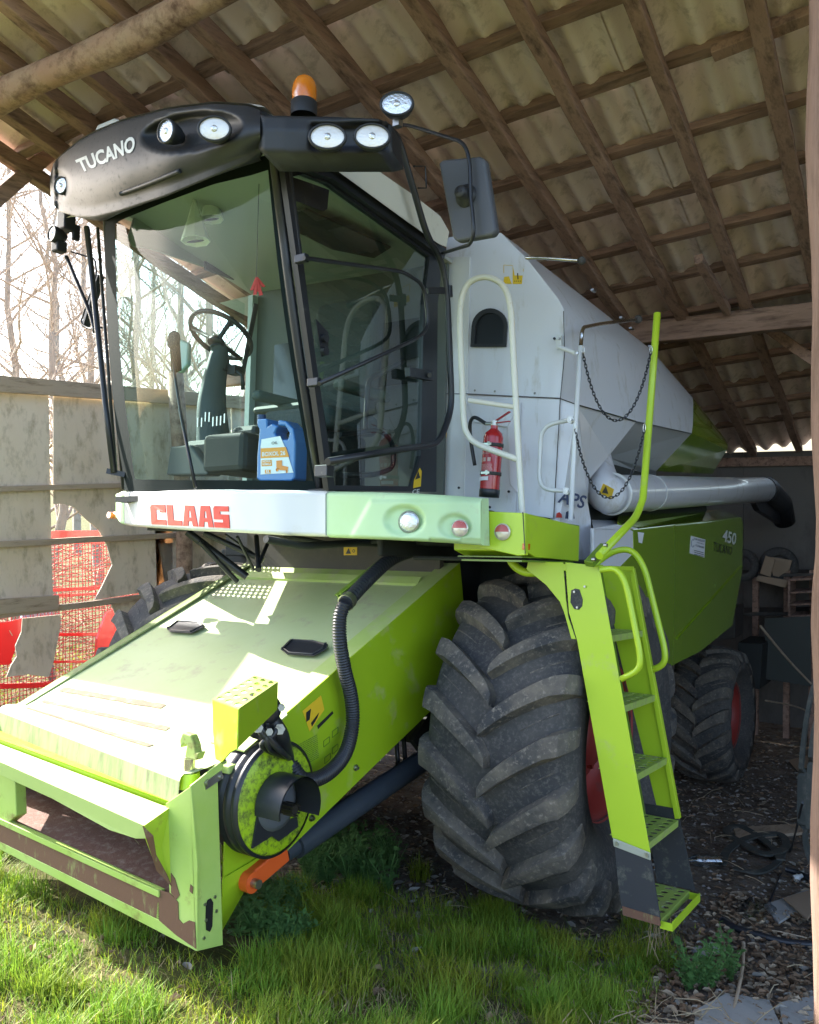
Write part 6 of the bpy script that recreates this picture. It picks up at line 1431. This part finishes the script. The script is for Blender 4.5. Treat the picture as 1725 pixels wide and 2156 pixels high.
# cloth and pennants hanging in the cab
rc_ = at(541, 600, V=-1.2)
RC = thing('red_ribbon', 'red cloth ribbon hanging on a thin cord inside the windscreen', 'ribbon', rc_, True)
m_ = MB()
for k, (dx, l) in enumerate(((-.030, .06), (-.012, .085), (.006, .07), (.022, .09), (.034, .05))):
    a = at(540, 583, V=-1.2); m_.prism([a+V3((-.006, 0, 0)), a+V3((.006, 0, 0)), a+V3((dx+.012, .004*k, -l)), a+V3((dx-.010, .004*k, -l))], (0, .004, 0))
m_.build('ribbon_tails', redcl, RC)
m_ = MB(); m_.cyl(at(546, 372, V=-1.25), at(540, 585, V=-1.2), .0018, 5); m_.build('cord', blackm, RC)
def pennant(px, py, hh, rr_, label, V):
    b = at(px, py, V=V); t = at(px-2, py-hh, V=V); T_ = thing('hanging_pennant', label, 'pennant', b, True, None)
    m_ = MB(); d = b-t; m_.lathe(t, d, [(.003, 0), (rr_*.45, d.length*.45), (rr_, d.length), (rr_*.93, d.length*1.0), (rr_*.3, d.length*.5)], 4+4, False); m_.build('cloth_cone', mat('pennant_cloth', (.85, .86, .82), .8) if 'pennant_cloth' not in D.materials else D.materials['pennant_cloth'], T_)
    m_ = MB(); m_.lathe(b, (0, -.3, 1), [(rr_*.6, 0), (.001, .001)], 20); m_.build('round_base', blackf, T_)
pennant(412, 508, 95, .075, 'larger white pennant cone hanging in front inside the cab', -1.22)
pennant(446, 462, 80, .062, 'smaller white pennant cone hanging behind the larger one inside the cab', -1.12)

# ------------------------------------------------------------------ grass, weeds, litter, trees
def colormat(name, rough=.7, trans=.25):
    m = D.materials.new(name); m.use_nodes = True; n = m.node_tree; b = n.nodes['Principled BSDF']; L = n.links.new
    a = n.nodes.new('ShaderNodeAttribute'); a.attribute_name = 'tint'; L(a.outputs[0], b.inputs['Base Color']); b.inputs['Roughness'].default_value = rough; b.inputs['Specular IOR Level'].default_value = .3
    if trans:
        t = n.nodes.new('ShaderNodeBsdfTranslucent'); L(a.outputs[0], t.inputs[0]); mx = n.nodes.new('ShaderNodeMixShader'); mx.inputs[0].default_value = trans
        L(b.outputs[0], mx.inputs[1]); L(t.outputs[0], mx.inputs[2]); L(mx.outputs[0], n.nodes['Material Output'].inputs[0])
    return m
def cmesh(name, vs, fs, cols, mt):
    me = D.meshes.new(name); me.from_pydata(vs, [], fs); me.materials.append(mt)
    at_ = me.color_attributes.new('tint', 'FLOAT_COLOR', 'POINT'); buf = []
    for c in cols: buf += [c[0], c[1], c[2], 1]
    at_.data.foreach_set('color', buf); me.update(); o = D.objects.new(name, me); scene.collection.objects.link(o); return o
rg = random.Random(11)
def noise2(u, v): return (math.sin(2.3*u+1.1*v+.5)+math.sin(4.1*v-1.9*u+1.7)*.7+math.sin(7.7*u+5.3*v)*.5+math.sin(13*v-11*u)*.3)/2.5
def grass_edge(u):
    e = interp(u, [(-.9, -1.0), (-.75, -1.7), (.0, -1.72), (.12, -1.3), (.35, -.72), (.75, -.48), (1.0, -.28), (1.35, -.02), (1.7, .22), (1.95, .15), (2.08, -.2), (2.15, -.9), (2.35, -2.2), (2.8, -3)])
    return e+.07*noise2(u*2, 1)
vs = []; fs = []; cols = []
def blade(u, v, h, wd, lean, az, col, z=None):
    z = gz(u, v)-.005 if z is None else z; ax_, ay_ = math.cos(az), math.sin(az); px_, py_ = -ay_*wd/2, ax_*wd/2; o = len(vs)
    for t, k in ((0, 1), (.5, .8), (.82, .45)):
        x = u+ax_*lean*h*t*t; y = v+ay_*lean*h*t*t; zz = z+h*t*(1-.25*lean*t)
        vs.append((x-px_*k, y-py_*k, zz)); vs.append((x+px_*k, y+py_*k, zz)); cols.append(col); cols.append(col)
    vs.append((u+ax_*lean*h, v+ay_*lean*h, z+h*(1-.25*lean))); cols.append(col)
    fs.extend([(o, o+1, o+3, o+2), (o+2, o+3, o+5, o+4), (o+4, o+5, o+6)])
def inside_machine(u, v): return (-.74 < u < .87 and -1.78 < v < -1.3) or (-.74 < u < .1 and -1.78 < v < 0) or (.95 < u < 1.72 and v > -.22)
n = 0
CL = [(rg.uniform(-3.2, 3.0), rg.uniform(-3.3, .25), rg.uniform(.05, .16), rg.uniform(.6, 1.5)) for _ in range(560)]
for (cu, cv, cr, ch) in CL:
    if cv > grass_edge(cu)+.02 and rg.random() < .93: continue
    if -1.9 < noise2(cu*1.3+2, cv*1.3) < -.45: continue
    if inside_machine(cu, cv): continue
    if cu > 2.1 and rg.random() < .8: continue
    dens = int(260*cr/.1)
    hue = rg.random()
    for i in range(dens):
        a = rg.uniform(0, 6.283); r = cr*math.sqrt(rg.random()); u, v = cu+r*math.cos(a), cv+r*math.sin(a)
        if inside_machine(u, v): continue
        g_ = rg.uniform(.75, 1.25); col = (.16*g_+.10*hue, .30*g_, .03*g_)
        blade(u, v, rg.uniform(.05, .11)*ch, rg.uniform(.0025, .005), rg.uniform(.1, .9), rg.uniform(0, 6.283), col)
for i in range(125000):
    u = rg.uniform(-3.3, 3.3); v = rg.uniform(-3.5, .4)
    e = grass_edge(u)
    if v > e and rg.random() > math.exp(-(v-e)/.10): continue
    if inside_machine(u, v): continue
    nn = noise2(u*1.7, v*1.7)
    if nn < -.45 and rg.random() < .4: continue
    if u > 2.0 and rg.random() < min(.93, (u-2.0)*2.2): continue
    k = rg.random(); g_ = rg.uniform(.7, 1.3)
    dry = .10+.28*max(0, -nn)+(.4 if u > 1.35 and v < -1.25 else 0)
    if k < dry: col = (.40*g_, .33*g_, .18*g_)
    elif k < .55: col = (.34*g_, .40*g_, .03*g_)
    else: col = (.17*g_, .29*g_, .035*g_)
    blade(u, v, rg.uniform(.025, .075)*(1.25 if nn > .2 else .9), rg.uniform(.002, .0045), rg.uniform(.2, 1.2), rg.uniform(0, 6.283), col)
gr = cmesh('grass', vs, fs, cols, colormat('grass_blades', .6, .4)); gr['kind'] = 'stuff'; gr['label'] = 'uneven spring grass with dry patches in front of the harvester'; gr['category'] = 'grass'
# dead leaves and chaff
vs = []; fs = []; cols = []
def leaf(u, v, s, col, lift=0, curl=.3):
    z = gz(u, v)+lift; a = rg.uniform(0, 6.283); t1, t2 = rg.uniform(-.5, .5), rg.uniform(-.5, .5); o = len(vs)
    ax_, ay_ = math.cos(a), math.sin(a)
    for (x, y, c) in ((-1, 0, 0), (-.4, .45, curl), (.5, .4, curl), (1, 0, 0), (.5, -.4, curl), (-.4, -.45, curl), (0, 0, 0)):
        X = x*s; Y = y*s; vs.append((u+ax_*X-ay_*Y, v+ay_*X+ax_*Y, z+.004+abs(X*t1)+abs(Y*t2)+c*s*rg.uniform(.2, 1))); cols.append(col)
    for k in range(6): fs.append((o+6, o+k, o+(k+1) % 6))
for i in range(15000):
    u = rg.uniform(-1.2, 4.6); v = rg.uniform(-2.9, 5.6)
    if u < 1.9 and v < -1.1 and rg.random() < .93: continue
    w_ = 1 if (u > 2.0 and v < .3) else .6
    if rg.random() > w_: continue
    k = rg.random(); g_ = rg.uniform(.6, 1.3)
    col = (.24*g_, .165*g_, .105*g_) if k < .5 else ((.26*g_, .21*g_, .15*g_) if k < .85 else (.33*g_, .31*g_, .27*g_))
    leaf(u, v, rg.uniform(.008, .026) if k < .9 else rg.uniform(.02, .035), col, rg.uniform(0, .012))
for i in range(110):
    u = rg.uniform(-1.5, 2.4); v = rg.uniform(-2.8, -1.1)
    if inside_machine(u, v): continue
    g_ = rg.uniform(.8, 1.2); leaf(u, v, rg.uniform(.013, .028), (.25*g_, .17*g_, .11*g_), .015, .7)
for i in range(6500):
    u = rg.uniform(2.0, 3.4); v = rg.uniform(-2.4, .9)
    if v < grass_edge(u)-.3 and u < 2.15: continue
    g_ = rg.uniform(.6, 1.3); k = rg.random(); leaf(u, v, rg.uniform(.010, .026), (.20*g_, .13*g_, .08*g_) if k < .6 else (.34*g_, .27*g_, .19*g_), rg.uniform(0, .02), .6)
lf_ = cmesh('leaf_litter', vs, fs, cols, colormat('dead_leaves', .9, .1)); lf_['kind'] = 'stuff'; lf_['label'] = 'brown dead leaves and chaff on the shed floor and grass'; lf_['category'] = 'leaf litter'
# gravel
vs = []; fs = []; cols = []
for i in range(6000):
    u = rg.uniform(-.9, 4.2); v = rg.uniform(-1.7, 4.5)
    if inside_machine(u, v) and v < -.3: continue
    if v < grass_edge(u)-.1 and u < 2.0 and rg.random() < .9: continue
    s = rg.uniform(.004, .014); z = gz(u, v)+s*.3; o = len(vs); g_ = rg.uniform(.12, .36)
    for p in ((1, 0, 0), (0, 1, 0), (-1, 0, 0), (0, -1, 0), (0, 0, .7)): vs.append((u+p[0]*s*rg.uniform(.7, 1.3), v+p[1]*s*rg.uniform(.7, 1.3), z+p[2]*s)); cols.append((g_, g_*.95, g_*.88))
    for k in range(4): fs.append((o+k, o+(k+1) % 4, o+4))
gv = cmesh('gravel', vs, fs, cols, colormat('gravel_stone', .9, 0)); gv['kind'] = 'stuff'; gv['label'] = 'small grey stones scattered over the dark shed soil'; gv['category'] = 'gravel'
# straw bits
m_ = MB(); r_ = random.Random(5)
for i in range(900):
    u, v = (r_.uniform(2.0, 3.3), r_.uniform(-2.3, -.6)) if i < 650 else (r_.uniform(-1, 4), r_.uniform(-1, 3)); a = r_.uniform(0, 6.28); l = r_.uniform(.04, .22); z = gz(u, v)+r_.uniform(.008, .04)
    p = Vector((u, v, z)); q = p+Vector((math.cos(a)*l, math.sin(a)*l, r_.uniform(-.01, .03))); m_.tube([p, (p+q)/2+Vector((0, 0, r_.uniform(0, .02))), q], r_.uniform(.0012, .0028), 4)
o = m_.build('straw', mat('pale_straw', (.38, .30, .19), .9)); o['kind'] = 'stuff'; o['label'] = 'dry straw and stalks scattered at the lower right'; o['category'] = 'straw'
# weeds as individual plants
def weed(kind):
    r = random.Random(kind); ms = MB(); ml = MB()
    ns = 7 if kind % 2 else 9
    for k in range(ns):
        a = r.uniform(0, 6.28); h = r.uniform(.09, .20)*(1.1 if kind % 2 else .8); sp = r.uniform(.03, .10)
        pts = [Vector((0, 0, 0)), Vector((math.cos(a)*sp*.4, math.sin(a)*sp*.4, h*.55)), Vector((math.cos(a)*sp, math.sin(a)*sp, h))]; ms.tube(catmull(pts, 3), .0016, 4)
        for j in range(7):
            t = .25+.75*j/6; p = pts[0].lerp(pts[1], t*2) if t < .5 else pts[1].lerp(pts[2], t*2-1); b = r.uniform(0, 6.28); s = r.uniform(.016, .030)*(1.15-.35*t)
            d = Vector((math.cos(b), math.sin(b), r.uniform(-.1, .5))).normalized(); x_, y_, _ = frame(d); x_ = Vector((-d.y, d.x, 0)).normalized()
            c = p+d*s*.5
            if kind % 2:   # lobed leaves
                q = [c-d*s*.5, c+x_*s*.55-d*s*.2, c+x_*s*.35+d*s*.1, c+x_*s*.6+d*s*.55, c+x_*s*.15+d*s*.5, c+d*s*1.1, c-x_*s*.15+d*s*.5, c-x_*s*.6+d*s*.55, c-x_*s*.35+d*s*.1, c-x_*s*.55-d*s*.2]
            else: q = [c-d*s*.5, c+x_*s*.38, c+x_*s*.3+d*s*.5, c+d*s*1.2, c-x_*s*.3+d*s*.5, c-x_*s*.38]
            ml.quad(q)
    return ms, ml
protos = {}
def place_weed(kind, u, v, sc, rz, label, group):
    if kind not in protos:
        ms, ml = weed(kind); root = thing('weed_plant', label, 'weed', (0, 0, 0)); ms.build('stem', leafm, root); ml.build('foliage', leafm, root); protos[kind] = root; o = root
    else:
        o = protos[kind].copy(); scene.collection.objects.link(o)
        for c in [c for c in D.objects if c.parent == protos[kind]]:
            d = c.copy(); scene.collection.objects.link(d); d.parent = o
    o.matrix_world = Matrix.Translation((u, v, gz(u, v)-.01)) @ Matrix.Rotation(rz, 4, 'Z') @ Matrix.Scale(sc, 4); o['label'] = label; o['group'] = group
rw = random.Random(21)
for i in range(46):
    p = ag(rw.uniform(640, 835), rw.uniform(1800, 1885)); place_weed(1+2*rw.randint(0, 2), p.x, p.y, rw.uniform(.8, 1.25), rw.uniform(0, 6.28), 'lobed green weed in the shaded clump under the feeder cylinder', 'lobed weeds under the feeder cylinder')
for i in range(52):
    p = ag(rw.uniform(475, 640), rw.uniform(1880, 2010)); place_weed(2*rw.randint(1, 3), p.x, p.y, rw.uniform(.6, 1.0), rw.uniform(0, 6.28), 'dark nettle-like weed in the low patch right of the feeder mouth', 'low dark weeds beside the feeder mouth')
for i in range(9):
    p = ag(rw.uniform(1440, 1545), rw.uniform(2040, 2110)); place_weed(1+2*rw.randint(0, 2), p.x, p.y, rw.uniform(.7, 1.1), rw.uniform(0, 6.28), 'leafy weed growing through the litter right of the dry grass', 'weeds in the litter at lower right')
# bare trees beyond the fence and behind the viewer
def tree(x, y, h, seed, label, name='bare_tree', group=None, dens=1.0, z0=None):
    r = random.Random(seed); tr = MB(); br = MB(); z0 = gz(x, y)-.1 if z0 is None else z0
    T = thing(name, label, 'tree', (x, y, z0), group=group)
    def seg(mb, pts, r0, r1, k): n_ = len(pts)-1; mb.tube(pts, lambda i: r0+(r1-r0)*i/max(1, n_), k, caps=False)
    def branch(p, d, l, rad, lev):
        n_ = 4 if lev < 2 else 3; pts = [p]; q = p.copy(); dd = d.copy()
        for i in range(n_):
            dd = (dd+Vector((r.uniform(-.22, .22), r.uniform(-.22, .22), r.uniform(-.08, .22)))).normalized(); q = q+dd*l/n_; pts.append(q.copy())
        seg(br, pts, rad, rad*.35, 5 if lev < 2 else 3)
        if lev < 4:
            kids = (6, 6, 5, 3)[lev]
            for i in range(int(kids*dens+.5)):
                t = r.uniform(.25, 1); j = min(n_-1, int(t*n_)); pp = pts[j].lerp(pts[j+1], t*n_-j)
                dv = (dd+Vector((r.uniform(-1, 1), r.uniform(-1, 1), r.uniform(-.35, .8)))).normalized(); branch(pp, dv, l*r.uniform(.38, .65), max(.004, rad*.5*(1-.4*t)), lev+1)
    pts = [Vector((x, y, z0))]; q = pts[0].copy(); N = 8
    for i in range(N): q = q+Vector((r.uniform(-.05, .05)*h*.5, r.uniform(-.05, .05)*h*.5, h/N)); pts.append(q.copy())
    r0 = h*.009+.02; seg(tr, pts, r0, r0*.25, 8)
    for i in range(2, N+1):
        for k in range(3 if dens >= 1 else 2):
            a = r.uniform(0, 6.28); p = pts[i-1].lerp(pts[i], r.random()); branch(p, Vector((math.cos(a), math.sin(a), r.uniform(.3, 1.1))).normalized(), h*r.uniform(.16, .32)*(1.15-i/N*.5), r0*.42*(1.1-i/N*.7), 1)
    tr.build('trunk', bark, T); br.build('branches', twig, T)
def pol(px, dist): # ground position in a direction seen through image column px
    d = CW @ Vector(((px-862.5)/F, 0, 1)); d.z = 0; d.normalize(); return CAMW.x+d.x*dist, CAMW.y+d.y*dist
for i, (px, dist, h, lb) in enumerate(((25, 17, 9, 'bare tree farthest left beyond the cement fence'), (112, 15, 8, 'bare crooked tree seen above the left joint of the fence'), (205, 21, 11, 'bare tree seen beside the left edge of the windscreen'),
        (300, 16, 9, 'slender bare tree seen through the left of the windscreen'), (368, 22, 12, 'tall bare tree seen through the middle of the windscreen'), (425, 14, 9, 'bare tree seen behind the steering wheel through the cab'), (500, 19, 10, 'bare tree seen right of the steering wheel through the cab'), (-40, 14, 8, 'bare tree just outside the left edge beyond the fence'), (160, 30, 13, 'distant bare tree above the fence behind the nearer ones'), (330, 34, 14, 'distant bare tree behind the slender one'))):
    x, y = pol(px, dist); tree(x, y, h, 100+i, lb, z0=-.3)
for i, (x, y, h) in enumerate(((9, -6, 9), (12, -1, 10), (8.5, 3, 8), (14, 5, 11), (7, -11, 10), (0, -16, 10), (-8, -14, 9))):
    tree(x, y, h, 200+i, 'bare tree standing in the open yard beside the shed', group='bare trees in the yard', dens=.8, z0=-.2)
# brush heap behind the fence
m_ = MB(); r_ = random.Random(9)
for i in range(1500):
    p = Vector((r_.uniform(-6.4, -4.25), r_.uniform(-1.2, 4.0), 0)); p.z = r_.uniform(0, 1.75)*(1-.15*abs(p.y-.8)); a = r_.uniform(0, 6.28); l = r_.uniform(.2, .8)
    q = p+Vector((math.cos(a)*l, math.sin(a)*l, r_.uniform(-.3, .35))); m_.tube([p, (p+q)/2+Vector((r_.uniform(-.05, .05), 0, r_.uniform(-.04, .08))), q], r_.uniform(.003, .008), 3, caps=False)
o = m_.build('brushwood', mat('brush_twig', (.30, .21, .15), .95)); o['kind'] = 'stuff'; o['label'] = 'dry brushwood heaped behind the red mesh cage'; o['category'] = 'brushwood'
vs = []; fs = []; cols = []
for i in range(9000):
    u = rg.uniform(-9, -3.9); v = rg.uniform(-3, 8); g_ = rg.uniform(.7, 1.2); blade(u, v, rg.uniform(.05, .14), .012, rg.uniform(.2, 1), rg.uniform(0, 6.28), (.26*g_, .30*g_, .03*g_) if rg.random() < .6 else (.30*g_, .25*g_, .12*g_), gz(u, v))
o = cmesh('yard_grass', vs, fs, cols, D.materials['grass_blades']); o['kind'] = 'stuff'; o['label'] = 'yellow green yard grass behind the cement fence'; o['category'] = 'grass'
